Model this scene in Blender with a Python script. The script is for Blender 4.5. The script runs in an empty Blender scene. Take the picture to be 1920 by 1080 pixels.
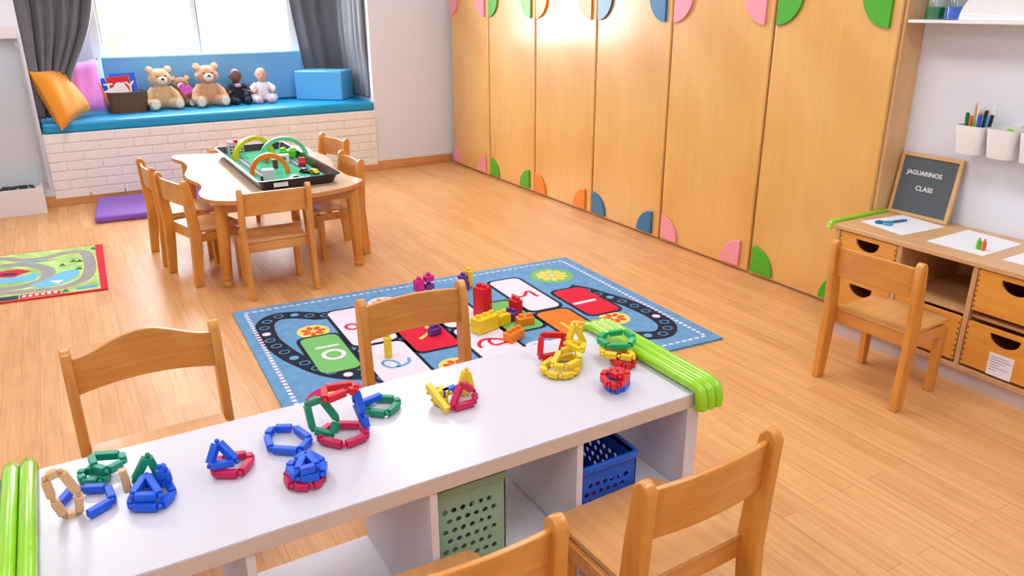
import bpy, math, random
from mathutils import Vector, Matrix, Euler
from mathutils.geometry import tessellate_polygon
PI = math.pi
random.seed(7)
sc = bpy.context.scene
COL = sc.collection

# ------------------------------------------------------------------ camera
cam = bpy.data.objects.new('camera', bpy.data.cameras.new('camera'))
COL.objects.link(cam)
yaw, pitch, roll = 0.52659946, 0.35639778, -0.00522148
f_ = Vector((math.sin(yaw)*math.cos(pitch), math.cos(yaw)*math.cos(pitch), -math.sin(pitch)))
r_ = Vector((math.cos(yaw), -math.sin(yaw), 0)); u_ = r_.cross(f_)
r2 = math.cos(roll)*r_ + math.sin(roll)*u_; u2 = -math.sin(roll)*r_ + math.cos(roll)*u_
m3 = Matrix((r2, u2, -f_)).transposed()
cam.matrix_world = Matrix.Translation((-3.34337, -6.92937, 1.5)) @ m3.to_4x4()
cam.data.sensor_width = 36.0
cam.data.lens = 1443.61/1920*36
cam.data.clip_start = 0.05
sc.camera = cam
# ------------------------------------------------------------------ world, exposure
w = bpy.data.worlds.new('sky'); sc.world = w; w.use_nodes = True
bg = w.node_tree.nodes['Background']
bg.inputs[0].default_value = (0.93, 0.97, 1.0, 1); bg.inputs[1].default_value = 16.0
sc.view_settings.view_transform = 'Standard'; sc.view_settings.look = 'None'
sc.view_settings.gamma = 1.0; sc.view_settings.exposure = 0.45
sc.view_settings.use_curve_mapping = False
PANEL_POWER = 8.5      # emission of the ceiling light diffusers

# ------------------------------------------------------------------ colour + materials
def lin(c):
    return tuple(((v/255)/12.92 if v/255 <= .04045 else ((v/255+.055)/1.055)**2.4) for v in c)
def mat(name, col, rough=.5, metal=0, coat=0, spec=.5, bump=0, bscale=60, var=0, vscale=3, sheen=0, emit=None, trans=0, alpha=1, sub=0):
    m = bpy.data.materials.new(name); m.use_nodes = True
    nt = m.node_tree; b = nt.nodes['Principled BSDF']
    c = lin(col)
    b.inputs['Base Color'].default_value = (*c, 1)
    b.inputs['Roughness'].default_value = rough; b.inputs['Metallic'].default_value = metal
    b.inputs['Coat Weight'].default_value = coat; b.inputs['Coat Roughness'].default_value = .12
    b.inputs['Specular IOR Level'].default_value = spec
    b.inputs['Sheen Weight'].default_value = sheen
    b.inputs['Transmission Weight'].default_value = trans
    b.inputs['Alpha'].default_value = alpha
    if emit: b.inputs['Emission Color'].default_value = (*lin(emit[0]), 1); b.inputs['Emission Strength'].default_value = emit[1]
    tc = nt.nodes.new('ShaderNodeTexCoord')
    if var:
        n = nt.nodes.new('ShaderNodeTexNoise'); n.inputs['Scale'].default_value = vscale; n.inputs['Detail'].default_value = 4
        nt.links.new(tc.outputs['Object'], n.inputs['Vector'])
        r = nt.nodes.new('ShaderNodeValToRGB'); r.color_ramp.elements[0].position = .3; r.color_ramp.elements[1].position = .7
        r.color_ramp.elements[0].color = (*[max(0, v*(1-var)) for v in c], 1); r.color_ramp.elements[1].color = (*[min(1, v*(1+var)) for v in c], 1)
        nt.links.new(n.outputs['Fac'], r.inputs['Fac']); nt.links.new(r.outputs['Color'], b.inputs['Base Color'])
    if bump:
        n = nt.nodes.new('ShaderNodeTexNoise'); n.inputs['Scale'].default_value = bscale; n.inputs['Detail'].default_value = 3
        nt.links.new(tc.outputs['Object'], n.inputs['Vector'])
        bp = nt.nodes.new('ShaderNodeBump'); bp.inputs['Strength'].default_value = bump; bp.inputs['Distance'].default_value = .01
        nt.links.new(n.outputs['Fac'], bp.inputs['Height']); nt.links.new(bp.outputs['Normal'], b.inputs['Normal'])
    return m
def wood(name, c1, c2, axis='Z', rough=.35, coat=.2, scale=1.0, figure=0.5):
    m = bpy.data.materials.new(name); m.use_nodes = True
    nt = m.node_tree; b = nt.nodes['Principled BSDF']; L = nt.links.new
    tc = nt.nodes.new('ShaderNodeTexCoord'); mp = nt.nodes.new('ShaderNodeMapping')
    s = [22*scale]*3; s['XYZ'.index(axis)] = 1.3*scale
    mp.inputs['Scale'].default_value = s
    L(tc.outputs['Object'], mp.inputs['Vector'])
    n = nt.nodes.new('ShaderNodeTexNoise'); n.inputs['Scale'].default_value = 2.2; n.inputs['Detail'].default_value = 6; n.inputs['Distortion'].default_value = .6
    L(mp.outputs['Vector'], n.inputs['Vector'])
    n2 = nt.nodes.new('ShaderNodeTexNoise'); n2.inputs['Scale'].default_value = 2.0*scale; n2.inputs['Detail'].default_value = 3; n2.inputs['Distortion'].default_value = 1.5
    L(tc.outputs['Object'], n2.inputs['Vector'])
    mx = nt.nodes.new('ShaderNodeMix'); mx.inputs['Factor'].default_value = figure
    L(n.outputs['Fac'], mx.inputs['A']); L(n2.outputs['Fac'], mx.inputs['B'])
    r = nt.nodes.new('ShaderNodeValToRGB'); r.color_ramp.elements[0].position = .36; r.color_ramp.elements[1].position = .66
    r.color_ramp.elements[0].color = (*lin(c1), 1); r.color_ramp.elements[1].color = (*lin(c2), 1)
    L(mx.outputs['Result'], r.inputs['Fac']); L(r.outputs['Color'], b.inputs['Base Color'])
    b.inputs['Roughness'].default_value = rough; b.inputs['Coat Weight'].default_value = coat; b.inputs['Coat Roughness'].default_value = .15
    return m
def floor_mat():
    m = bpy.data.materials.new('laminate_floor'); m.use_nodes = True
    nt = m.node_tree; b = nt.nodes['Principled BSDF']; L = nt.links.new
    tc = nt.nodes.new('ShaderNodeTexCoord'); mp = nt.nodes.new('ShaderNodeMapping')
    mp.inputs['Rotation'].default_value = (0, 0, PI/2)
    L(tc.outputs['Object'], mp.inputs['Vector'])
    br = nt.nodes.new('ShaderNodeTexBrick'); br.offset = .37; br.offset_frequency = 2
    br.inputs['Scale'].default_value = 1.0; br.inputs['Brick Width'].default_value = .85; br.inputs['Row Height'].default_value = .068
    br.inputs['Mortar Size'].default_value = .0009; br.inputs['Bias'].default_value = 0
    br.inputs['Color1'].default_value = (*lin((218, 160, 100)), 1); br.inputs['Color2'].default_value = (*lin((230, 176, 116)), 1)
    br.inputs['Mortar'].default_value = (*lin((190, 130, 78)), 1)
    L(mp.outputs['Vector'], br.inputs['Vector'])
    mp2 = nt.nodes.new('ShaderNodeMapping'); mp2.inputs['Scale'].default_value = (40, 2.2, 1); L(tc.outputs['Object'], mp2.inputs['Vector'])
    n = nt.nodes.new('ShaderNodeTexNoise'); n.inputs['Scale'].default_value = 1.6; n.inputs['Detail'].default_value = 7; n.inputs['Distortion'].default_value = .4
    L(mp2.outputs['Vector'], n.inputs['Vector'])
    r = nt.nodes.new('ShaderNodeValToRGB'); r.color_ramp.elements[0].position = .3; r.color_ramp.elements[1].position = .72
    r.color_ramp.elements[0].color = (.80, .72, .66, 1); r.color_ramp.elements[1].color = (1.05, 1.05, 1.05, 1)
    L(n.outputs['Fac'], r.inputs['Fac'])
    mx = nt.nodes.new('ShaderNodeMix'); mx.data_type = 'RGBA'; mx.blend_type = 'MULTIPLY'; mx.inputs['Factor'].default_value = .8
    L(br.outputs['Color'], mx.inputs['A']); L(r.outputs['Color'], mx.inputs['B'])
    L(mx.outputs['Result'], b.inputs['Base Color'])
    b.inputs['Roughness'].default_value = .38; b.inputs['Specular IOR Level'].default_value = .45
    b.inputs['Coat Weight'].default_value = .08; b.inputs['Coat Roughness'].default_value = .25
    return m
def glass_mat(name, tint=(1, 1, 1), fac=.1, rough=.02):
    m = bpy.data.materials.new(name); m.use_nodes = True
    nt = m.node_tree; nt.nodes.remove(nt.nodes['Principled BSDF'])
    t = nt.nodes.new('ShaderNodeBsdfTransparent'); t.inputs[0].default_value = (*tint, 1)
    g = nt.nodes.new('ShaderNodeBsdfGlossy'); g.inputs['Roughness'].default_value = rough
    mx = nt.nodes.new('ShaderNodeMixShader'); mx.inputs[0].default_value = fac
    nt.links.new(t.outputs[0], mx.inputs[1]); nt.links.new(g.outputs[0], mx.inputs[2])
    nt.links.new(mx.outputs[0], nt.nodes['Material Output'].inputs[0])
    return m

M = {}
M['wall'] = mat('painted_wall', (224, 227, 235), .75, bump=.05, bscale=30)
M['white'] = mat('white_plastic', (235, 234, 232), .35)
M['offwhite'] = mat('offwhite_board', (224, 220, 220), .5)
M['pvc'] = mat('white_window_frame', (238, 234, 226), .35)
M['ceil'] = mat('ceiling_paint', (238, 236, 234), .8)
M['floor'] = floor_mat()
M['base'] = wood('baseboard_wood', (190, 128, 72), (214, 154, 96), 'X', .4, .2)
M['birch'] = wood('birch_plywood', (220, 164, 86), (234, 186, 112), 'Z', .3, .5, .55, .72)
M['birch_edge'] = wood('birch_edge', (212, 168, 116), (232, 192, 142), 'Z', .45, .1)
M['stile'] = mat('stile_brown', (150, 95, 45), .5)
M['beech'] = wood('beech_wood', (206, 134, 52), (224, 156, 70), 'Z', .35, .3, 1.2, .4)
M['beech_x'] = wood('beech_wood_bent', (208, 136, 58), (228, 162, 80), 'X', .35, .3, 1.2, .45)
M['seatw'] = wood('beech_seat', (214, 150, 84), (230, 174, 108), 'Y', .3, .35, 1.0, .45)
M['tabletop'] = wood('maple_laminate', (232, 196, 158), (240, 210, 176), 'Y', .28, .4, .8, .5)
M['tableedge'] = mat('table_edge_wood', (206, 140, 84), .4)
M['desk'] = wood('desk_top_laminate', (206, 160, 112), (222, 180, 132), 'Y', .4, .1, 1.0, .4)
M['desk_side'] = wood('desk_frame_wood', (196, 148, 100), (214, 168, 120), 'Z', .45, .1, 1.0, .4)
M['drawer'] = wood('drawer_wood', (216, 144, 50), (232, 164, 68), 'Y', .35, .3, .8, .5)
M['dark'] = mat('dark_inside', (40, 26, 16), .8)
M['cushion'] = mat('turquoise_vinyl', (0, 148, 200), .38, coat=.1, bump=.05, bscale=9)
M['backc'] = mat('blue_vinyl', (104, 168, 216), .5, bump=.05, bscale=9)
M['blockc'] = mat('light_blue_vinyl', (88, 172, 224), .45, bump=.05, bscale=9)
M['curtain'] = mat('grey_curtain', (100, 100, 108), .6, sheen=.3, bump=.06, bscale=300)
M['yellowp'] = mat('mustard_pillow', (222, 142, 6), .75, sheen=.2, bump=.25, bscale=14)
M['pinkp'] = mat('pink_pillow', (224, 132, 214), .7, sheen=.2, bump=.25, bscale=14)
M['piping'] = mat('pillow_piping', (206, 120, 10), .7)
M['brick'] = mat('white_foam_brick', (238, 232, 226), .6, bump=.35, bscale=45)
M['mat'] = mat('purple_vinyl', (132, 84, 190), .4, bump=.1, bscale=20)
M['rugblue'] = mat('rug_blue', (106, 160, 206), .95, var=.12, vscale=25, bump=.5, bscale=500)
M['rugblack'] = mat('rug_black', (20, 26, 50), .95, bump=.3, bscale=500)
M['rugwhite'] = mat('rug_white', (232, 222, 236), .95, bump=.3, bscale=500)
M['rugred'] = mat('rug_red', (216, 14, 52), .95, bump=.3, bscale=500)
M['rugorange'] = mat('rug_orange', (238, 124, 26), .95, bump=.3, bscale=500)
M['ruggreen'] = mat('rug_green', (118, 190, 106), .95, bump=.3, bscale=500)
M['rugyel'] = mat('rug_yellow', (246, 214, 106), .95, bump=.3, bscale=500)
M['rugdeep'] = mat('rug_deep_orange', (226, 74, 28), .95, bump=.3, bscale=500)
M['rugsky'] = mat('rug_light_blue', (104, 170, 214), .95, bump=.3, bscale=500)
M['rugpink'] = mat('rug_pink', (206, 22, 92), .95, bump=.3, bscale=500)
M['roadgrey'] = mat('rug_road', (150, 148, 146), .95, var=.1, vscale=40)
M['fieldg'] = mat('rug_field', (170, 206, 120), .95, var=.3, vscale=9)
M['lake'] = mat('rug_lake', (110, 184, 222), .95)
M['treeg'] = mat('rug_tree', (40, 120, 70), .95)
M['navy'] = mat('navy_fabric', (28, 44, 74), .85)
M['lime'] = mat('lime_foam', (150, 214, 30), .25, coat=.5)
M['tabwhite'] = mat('white_laminate', (214, 213, 224), .22, coat=.1)
M['tabedge'] = mat('laminate_edge', (214, 196, 184), .45)
M['cellwhite'] = mat('white_panel', (222, 218, 226), .5)
M['black'] = mat('black_plastic', (28, 30, 34), .35)
M['trayrim'] = mat('tray_rim', (26, 28, 32), .25, coat=.2)
M['grass'] = mat('play_grass', (62, 184, 134), .9, var=.35, vscale=45, bump=.6, bscale=200)
M['asphalt'] = mat('toy_road', (84, 90, 104), .8)
M['fur1'] = mat('cream_fur', (218, 180, 130), .95, sheen=.5, bump=.7, bscale=160, var=.12, vscale=30)
M['fur2'] = mat('brown_fur', (166, 124, 84), .95, sheen=.5, bump=.7, bscale=160, var=.12, vscale=30)
M['fur3'] = mat('peach_fur', (216, 164, 124), .95, sheen=.5, bump=.7, bscale=160, var=.12, vscale=30)
M['furl'] = mat('pale_fur', (240, 222, 198), .95, sheen=.5, bump=.5, bscale=160)
M['nose'] = mat('brown_nose', (52, 34, 28), .3)
M['heart'] = mat('pink_knit', (238, 92, 186), .85, bump=.8, bscale=90)
M['skinl'] = mat('doll_skin_light', (230, 168, 146), .45)
M['skind'] = mat('doll_skin_dark', (104, 66, 52), .45)
M['dolln'] = mat('doll_navy_clothes', (26, 40, 58), .85)
M['dollw'] = mat('doll_white_clothes', (236, 234, 238), .85, bump=.3, bscale=60)
M['dollp'] = mat('doll_pink_socks', (232, 170, 186), .85)
M['wicker'] = mat('brown_wicker', (96, 68, 48), .7, bump=.8, bscale=120, var=.3, vscale=60)
M['paper'] = mat('white_paper', (238, 240, 246), .7)
M['ink'] = mat('grey_ink', (130, 130, 170), .7)
M['felt'] = mat('grey_felt', (98, 106, 110), .9, bump=.2, bscale=200)
M['oak'] = wood('oak_frame', (204, 160, 104), (222, 182, 128), 'Z', .5, .05)
M['letter'] = mat('white_letters', (240, 240, 240), .4)
M['glass'] = glass_mat('window_glass', (1, 1, 1), .05)
M['jar'] = glass_mat('clear_jar', (.95, .99, .98), .05, .05)
M['acrylic'] = glass_mat('clear_acrylic', (.96, .98, .99), .10, .12)
M['lamp'] = mat('lamp_diffuser', (255, 250, 244), .5, emit=((244, 248, 255), PANEL_POWER))
M['bark'] = mat('bark', (150, 110, 80), .9); M['leaf'] = mat('leaf', (150, 170, 90), .8); M['bloom'] = mat('bloom', (235, 110, 70), .7)
M['patio'] = mat('pale_paving', (225, 222, 215), .8)
CC = dict(pink=(236, 150, 164), green=(70, 170, 24), orange=(240, 132, 20), blue=(10, 110, 160),
          crimson=(206, 20, 84), red=(214, 16, 36), yellow=(240, 206, 30), teal=(10, 146, 118), tan=(226, 180, 130),
          green2=(6, 170, 98), sblue=(16, 92, 226), sgreen=(14, 146, 106), purple=(98, 44, 140), magenta=(206, 22, 126),
          brown=(110, 62, 32), mint=(96, 208, 156), limey=(206, 208, 20), lightgrey=(206, 208, 212), dgreen=(16, 120, 50),
          royal=(20, 92, 214), coral=(226, 110, 50), grey=(120, 122, 126), cgreen=(90, 200, 30), silver=(190, 190, 196), cyan=(60, 160, 200), wine=(120, 20, 34))
for k, v in CC.items(): M['c_'+k] = mat('plastic_'+k, v, .38)
for k in ('pink', 'green', 'orange', 'blue'): M['p_'+k] = mat('pad_'+k, CC[k], .4, coat=.25)

# ------------------------------------------------------------------ mesh builder
class MB:
    def __init__(s): s.v = []; s.f = []; s.m = []
    def add(s, V, F, mi=0, T=None):
        o = len(s.v)
        s.v += [tuple(T @ Vector(p)) if T else tuple(p) for p in V]
        s.f += [tuple(i+o for i in f) for f in F]; s.m += [mi]*len(F); return s
    def box(s, lo, hi, mi=0, T=None):
        x0, y0, z0 = lo; x1, y1, z1 = hi
        V = [(x0, y0, z0), (x1, y0, z0), (x1, y1, z0), (x0, y1, z0), (x0, y0, z1), (x1, y0, z1), (x1, y1, z1), (x0, y1, z1)]
        return s.add(V, [(0, 3, 2, 1), (4, 5, 6, 7), (0, 1, 5, 4), (1, 2, 6, 5), (2, 3, 7, 6), (3, 0, 4, 7)], mi, T)
    def prism(s, outer, z0, z1, mi=0, T=None, holes=()):
        def ccw(p, want):
            a = sum(p[i][0]*p[(i+1) % len(p)][1]-p[(i+1) % len(p)][0]*p[i][1] for i in range(len(p)))
            return list(p) if (a > 0) == want else list(p)[::-1]
        loops = [ccw(outer, True)] + [ccw(h, False) for h in holes]
        flat = [p for l in loops for p in l]; n = len(flat)
        tris = tessellate_polygon([[Vector((p[0], p[1], 0)) for p in l] for l in loops])
        V = [(p[0], p[1], z0) for p in flat] + [(p[0], p[1], z1) for p in flat]; F = []
        for t in tris:
            a, b, c = t
            ar = (flat[b][0]-flat[a][0])*(flat[c][1]-flat[a][1])-(flat[b][1]-flat[a][1])*(flat[c][0]-flat[a][0])
            if ar < 0: a, c = c, a
            F.append((a+n, b+n, c+n)); F.append((c, b, a))
        o = 0
        for l in loops:
            k = len(l)
            for i in range(k):
                j = (i+1) % k; F.append((o+i, o+j, o+j+n, o+i+n))
            o += k
        return s.add(V, F, mi, T)
    def tube(s, pts, r, mi=0, seg=10, closed=False, T=None, sq=1.0):
        P = [Vector(p) for p in pts]; n = len(P); R = r if isinstance(r, (list, tuple)) else [r]*n
        V = []; F = []; up = None
        for i, p in enumerate(P):
            a = P[i-1] if (i > 0 or closed) else p; b = P[(i+1) % n] if (i < n-1 or closed) else p
            d = (b-a).normalized()
            if up is None:
                up = Vector((0, 0, 1)) if abs(d.z) < .9 else Vector((0, 1, 0))
            x = d.cross(up).normalized(); y = x.cross(d).normalized(); up = y
            for k in range(seg):
                t = 2*PI*k/seg; V.append(p + x*math.cos(t)*R[i] + y*math.sin(t)*R[i]*sq)
        for i in range(n if closed else n-1):
            j = (i+1) % n
            for k in range(seg):
                l = (k+1) % seg; F.append((i*seg+k, i*seg+l, j*seg+l, j*seg+k))
        if not closed:
            F.append(tuple(range(seg))[::-1]); F.append(tuple((n-1)*seg+k for k in range(seg)))
        return s.add(V, F, mi, T)
    def lathe(s, prof, seg=24, mi=0, T=None):
        V = []; F = []; n = len(prof)
        for (r, z) in prof:
            for k in range(seg): V.append((r*math.cos(2*PI*k/seg), r*math.sin(2*PI*k/seg), z))
        for i in range(n-1):
            for k in range(seg):
                l = (k+1) % seg; F.append((i*seg+k, i*seg+l, (i+1)*seg+l, (i+1)*seg+k))
        F.append(tuple(range(seg))[::-1]); F.append(tuple((n-1)*seg+k for k in range(seg)))
        return s.add(V, F, mi, T)
    def ball(s, c, r, mi=0, seg=20, T=None, rot=None):
        r = (r, r, r) if not isinstance(r, (tuple, list)) else r
        V = []; F = []; h = seg//2
        Rm = Euler(rot).to_matrix() if rot else None
        for i in range(1, h):
            a = PI*i/h
            for k in range(seg):
                t = 2*PI*k/seg; V.append(Vector((r[0]*math.sin(a)*math.cos(t), r[1]*math.sin(a)*math.sin(t), r[2]*math.cos(a))))
        V.append(Vector((0, 0, r[2]))); V.append(Vector((0, 0, -r[2])))
        if Rm: V = [Rm @ v for v in V]
        V = [v + Vector(c) for v in V]
        for i in range(h-2):
            for k in range(seg):
                l = (k+1) % seg; F.append((i*seg+k, (i+1)*seg+k, (i+1)*seg+l, i*seg+l))
        t = len(V)-2
        for k in range(seg):
            l = (k+1) % seg; F.append((t, k, l)); F.append((t+1, (h-2)*seg+l, (h-2)*seg+k))
        return s.add(V, F, mi, T)
    def bar(s, a, b, hw, hh, mi=0, up=(0, 0, 1)):
        a = Vector(a); b = Vector(b); d = (b-a).normalized(); up = Vector(up)
        if abs(d.dot(up)) > .95: up = Vector((0, 1, 0))
        x = d.cross(up).normalized(); y = x.cross(d).normalized()
        V = []
        for p in (a, b):
            for (i, j) in ((-1, -1), (1, -1), (1, 1), (-1, 1)): V.append(p + x*hw*i + y*hh*j)
        return s.add(V, [(0, 1, 2, 3), (7, 6, 5, 4), (0, 4, 5, 1), (1, 5, 6, 2), (2, 6, 7, 3), (3, 7, 4, 0)], mi)
    def build(s, name, mats, parent=None, loc=(0, 0, 0), rotz=0, bevel=0, seg=2, smooth=35, remesh=0):
        me = bpy.data.meshes.new(name); me.from_pydata(s.v, [], s.f)
        if not isinstance(mats, (list, tuple)): mats = [mats]
        for m in mats: me.materials.append(M[m] if isinstance(m, str) else m)
        me.polygons.foreach_set('material_index', s.m)
        me.validate(); me.update()
        import bmesh
        bm = bmesh.new(); bm.from_mesh(me); bmesh.ops.recalc_face_normals(bm, faces=bm.faces); bm.to_mesh(me); bm.free()
        if smooth:
            me.shade_smooth(); me.set_sharp_from_angle(angle=math.radians(smooth))
        o = bpy.data.objects.new(name, me); COL.objects.link(o)
        o.location = loc; o.rotation_euler = (0, 0, rotz)
        if parent: o.parent = parent
        if bevel:
            b = o.modifiers.new('bevel', 'BEVEL'); b.width = bevel; b.segments = seg; b.limit_method = 'ANGLE'; b.angle_limit = math.radians(40)
            me.shade_smooth(); me.set_sharp_from_angle(angle=math.radians(60))
        if remesh:
            r = o.modifiers.new('remesh', 'REMESH'); r.mode = 'VOXEL'; r.voxel_size = remesh; r.use_smooth_shade = True
            q = o.modifiers.new('smooth', 'SMOOTH'); q.factor = .5; q.iterations = 4
        return o

def tag(o, label, cat, group=None, kind=None):
    o['label'] = label; o['category'] = cat
    if group: o['group'] = group
    if kind: o['kind'] = kind
    return o
def thing(name, label, cat, loc=(0, 0, 0), rotz=0, group=None):
    o = bpy.data.objects.new(name, None); COL.objects.link(o); o.empty_display_size = .05
    o.location = loc; o.rotation_euler = (0, 0, rotz)
    return tag(o, label, cat, group)
def struct(o, label=None):
    o['kind'] = 'structure'
    if label: o['label'] = label
    return o
def dup(root, loc, rotz, label, group=None, scale=None):
    r = root.copy(); COL.objects.link(r); r.location = loc; r.rotation_euler = (0, 0, rotz); r['label'] = label
    if group: r['group'] = group
    if scale: r.scale = scale
    for ch in root.children:
        c = ch.copy(); COL.objects.link(c); c.parent = r
        for g in ch.children:
            d = g.copy(); COL.objects.link(d); d.parent = c
    return r
def XF(loc=(0, 0, 0), rot=(0, 0, 0), s=(1, 1, 1)):
    return Matrix.Translation(loc) @ Euler(rot).to_matrix().to_4x4() @ Matrix.Diagonal((*s, 1))
def rrect(x0, y0, x1, y1, r, n=5):
    P = []
    for (cx, cy, a0) in ((x1-r, y1-r, 0), (x0+r, y1-r, 90), (x0+r, y0+r, 180), (x1-r, y0+r, 270)):
        for i in range(n+1):
            a = math.radians(a0+90*i/n); P.append((cx+r*math.cos(a), cy+r*math.sin(a)))
    return P
def ell(cx, cy, rx, ry=None, n=28, a0=0, a1=360):
    ry = ry or rx
    if a1-a0 >= 360: return [(cx+rx*math.cos(2*PI*i/n), cy+ry*math.sin(2*PI*i/n)) for i in range(n)]
    return [(cx+rx*math.cos(math.radians(a0+(a1-a0)*i/n)), cy+ry*math.sin(math.radians(a0+(a1-a0)*i/n))) for i in range(n+1)]
def catmull(P, k=5, closed=False):
    n = len(P); out = []
    rng = range(n if closed else n-1)
    for i in rng:
        g = (lambda j: P[j % n]) if closed else (lambda j: P[max(0, min(n-1, j))])
        p0, p1, p2, p3 = g(i-1), g(i), g(i+1), g(i+2)
        for q in range(k):
            t = q/k
            out.append(tuple(.5*((2*b)+(-a+c)*t+(2*a-5*b+4*c-d)*t*t+(-a+3*b-3*c+d)*t**3) for a, b, c, d in zip(p0, p1, p2, p3)))
    if not closed: out.append(tuple(P[-1]))
    return out
def text_mesh(txt, size, depth=0.001):
    c = bpy.data.curves.new('t', 'FONT'); c.body = txt; c.size = size; c.extrude = depth; c.align_x = 'CENTER'; c.align_y = 'CENTER'; c.resolution_u = 3; c.offset = size*.018
    o = bpy.data.objects.new('t', c); COL.objects.link(o)
    dg = bpy.context.evaluated_depsgraph_get(); me = bpy.data.meshes.new_from_object(o.evaluated_get(dg))
    V = [tuple(v.co) for v in me.vertices]; F = [tuple(p.vertices) for p in me.polygons]
    bpy.data.objects.remove(o); bpy.data.curves.remove(c); bpy.data.meshes.remove(me)
    return V, F

# ================================================================== ROOM SHELL
XL, XR, YB, YF, ZC = -5.0, 0.15, 0.0, -8.6, 2.7
AX0, AX1, AY, AZ = -3.465, -0.785, 0.80, 2.35      # window alcove
struct(MB().box((XL-.1, YF-.1, -.08), (XR+.1, YB+1.0, 0)).build('floor', 'floor'))
struct(MB().box((XL-.1, YF-.1, ZC), (XR+.1, YB+1.0, ZC+.1)).build('ceiling', 'ceil'))
wb = MB()
wb.box((XL-.1, 0, 0), (AX0, .12, ZC)).box((AX1, 0, 0), (XR+.1, .12, ZC)).box((AX0, 0, AZ), (AX1, .12, ZC))
wb.box((AX0-.1, .12, 0), (AX0, AY+.1, ZC)).box((AX1, .12, 0), (AX1+.1, AY+.1, ZC)).box((AX0, .12, AZ), (AX1, AY+.1, AZ+.1))
WX0, WX1, WZ0, WZ1 = -2.98, -1.21, .78, 2.22
wb.box((AX0, AY, 0), (AX1, AY+.12, WZ0)).box((AX0, AY, WZ1), (AX1, AY+.12, AZ)).box((AX0, AY, WZ0), (WX0, AY+.12, WZ1)).box((WX1, AY, WZ0), (AX1, AY+.12, WZ1))
struct(wb.build('wall_back', 'wall', smooth=0))
struct(MB().box((XR, YF-.1, 0), (XR+.1, 0, ZC)).build('wall_right', 'wall', smooth=0))
struct(MB().box((XL-.1, YF-.1, 0), (XL, 0, ZC)).build('wall_left', 'wall', smooth=0))
struct(MB().box((XL, YF-.1, 0), (XR, YF, ZC)).build('wall_front', 'wall', smooth=0))
bb = MB(); bb.box((XL, -.014, 0), (-.002, 0, .085))
struct(bb.build('baseboard_back', 'base', bevel=.003))
struct(MB().box((XR-.014, -8.6, 0), (XR, -6.12, .085)).build('baseboard_right', 'base', bevel=.003))
# window
t = bpy.data.objects.new('window_1', None); COL.objects.link(t); t.location = (-2.08, AY, WZ0); struct(t)
f = MB(); W = WX1-WX0; H_ = WZ1-WZ0; x0 = WX0+2.08; x1 = WX1+2.08
for (a, b) in (((x0, .02, 0), (x0+.075, .1, H_)), ((x1-.075, .02, 0), (x1, .1, H_)), ((x0, .02, 0), (x1, .1, .055)), ((x0, .02, H_-.055), (x1, .1, H_))): f.box(a, b)
f.build('window_frame', 'pvc', t, bevel=.004)
s1 = MB()
for (a, b) in ((x0+.055, -.05+.035), (-.05, x1-.055)):
    yy = .03 if a < -.3 else .055
    for (lo, hi) in (((a, yy, .055), (a+.045, yy+.03, H_-.055)), ((b-.045, yy, .055), (b, yy+.03, H_-.055)), ((a, yy, .055), (b, yy+.03, .1)), ((a, yy, H_-.1), (b, yy+.03, H_-.055))): s1.box(lo, hi)
s1.build('window_sash', 'pvc', t, bevel=.003)
MB().box((-.018, .028, .1), (-.006, .03, H_-.1)).build('sash_seal', mat('seal', (150, 150, 155), .5), t)
MB().box((x0+.05, .062, .05), (x1-.05, .066, H_-.05)).build('window_pane', 'glass', t)
MB().box((x0-.02, -.03, -.03), (x1+.02, .02, 0)).build('window_sill', 'white', t, bevel=.004)
# things outside the window
struct(MB().box((-9, .95, -.3), (6, 12, -.1)).build('trim_1', 'patio'))
t = thing('garden_shrub', 'pale flowering shrub standing outside the bright window', 'shrub', (-2.75, 3.2, -.1))
b_ = MB()
for i in range(9):
    a = i*2.4; b_.tube([(0, 0, 0), (.1*math.cos(a), .1*math.sin(a), .9), (.35*math.cos(a), .3*math.sin(a), 1.5+.12*(i % 4))], [.03, .02, .008], seg=6)
b_.build('stem', 'bark', t)
l_ = MB()
for i in range(120):
    a = random.uniform(0, 2*PI); r = random.uniform(.05, .42); z = random.uniform(1.0, 2.0)
    l_.ball((r*math.cos(a), r*math.sin(a), z), (.05, .02, .03), seg=6, rot=(random.random()*3, random.random()*3, 0))
l_.build('foliage', 'leaf', t)
b_ = MB()
for i in range(6): b_.ball((-.1+.05*i % .2, -.35+.02*i, 1.35+.04*i), .05, seg=8)
b_.build('bloom', 'bloom', t)
# ceiling lights
first = None
for i, (lx, ly) in enumerate(((-3.6, -1.4), (-1.3, -1.9), (-3.6, -4.2), (-1.3, -4.3), (-3.6, -6.9), (-1.3, -6.7))):
    lab = ['near the window curtain end', 'near the window and the wardrobes', 'over the left of the room', 'over the wardrobes and rug', 'behind the camera on the left', 'over the drawer desk'][i]
    t = thing('ceiling_light', 'square white ceiling light panel ' + lab, 'ceiling light', (lx, ly, ZC), group='ceiling light panels')
    fr = MB(); fr.box((-.31, -.61, -.03), (.31, -.59, 0)).box((-.31, .59, -.03), (.31, .61, 0)).box((-.31, -.6, -.03), (-.29, .6, 0)).box((.29, -.6, -.03), (.31, .6, 0))
    fr.build('light_frame', 'white', t); MB().box((-.29, -.59, -.02), (.29, .59, -.004)).build('light_diffuser', 'lamp', t)

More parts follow.
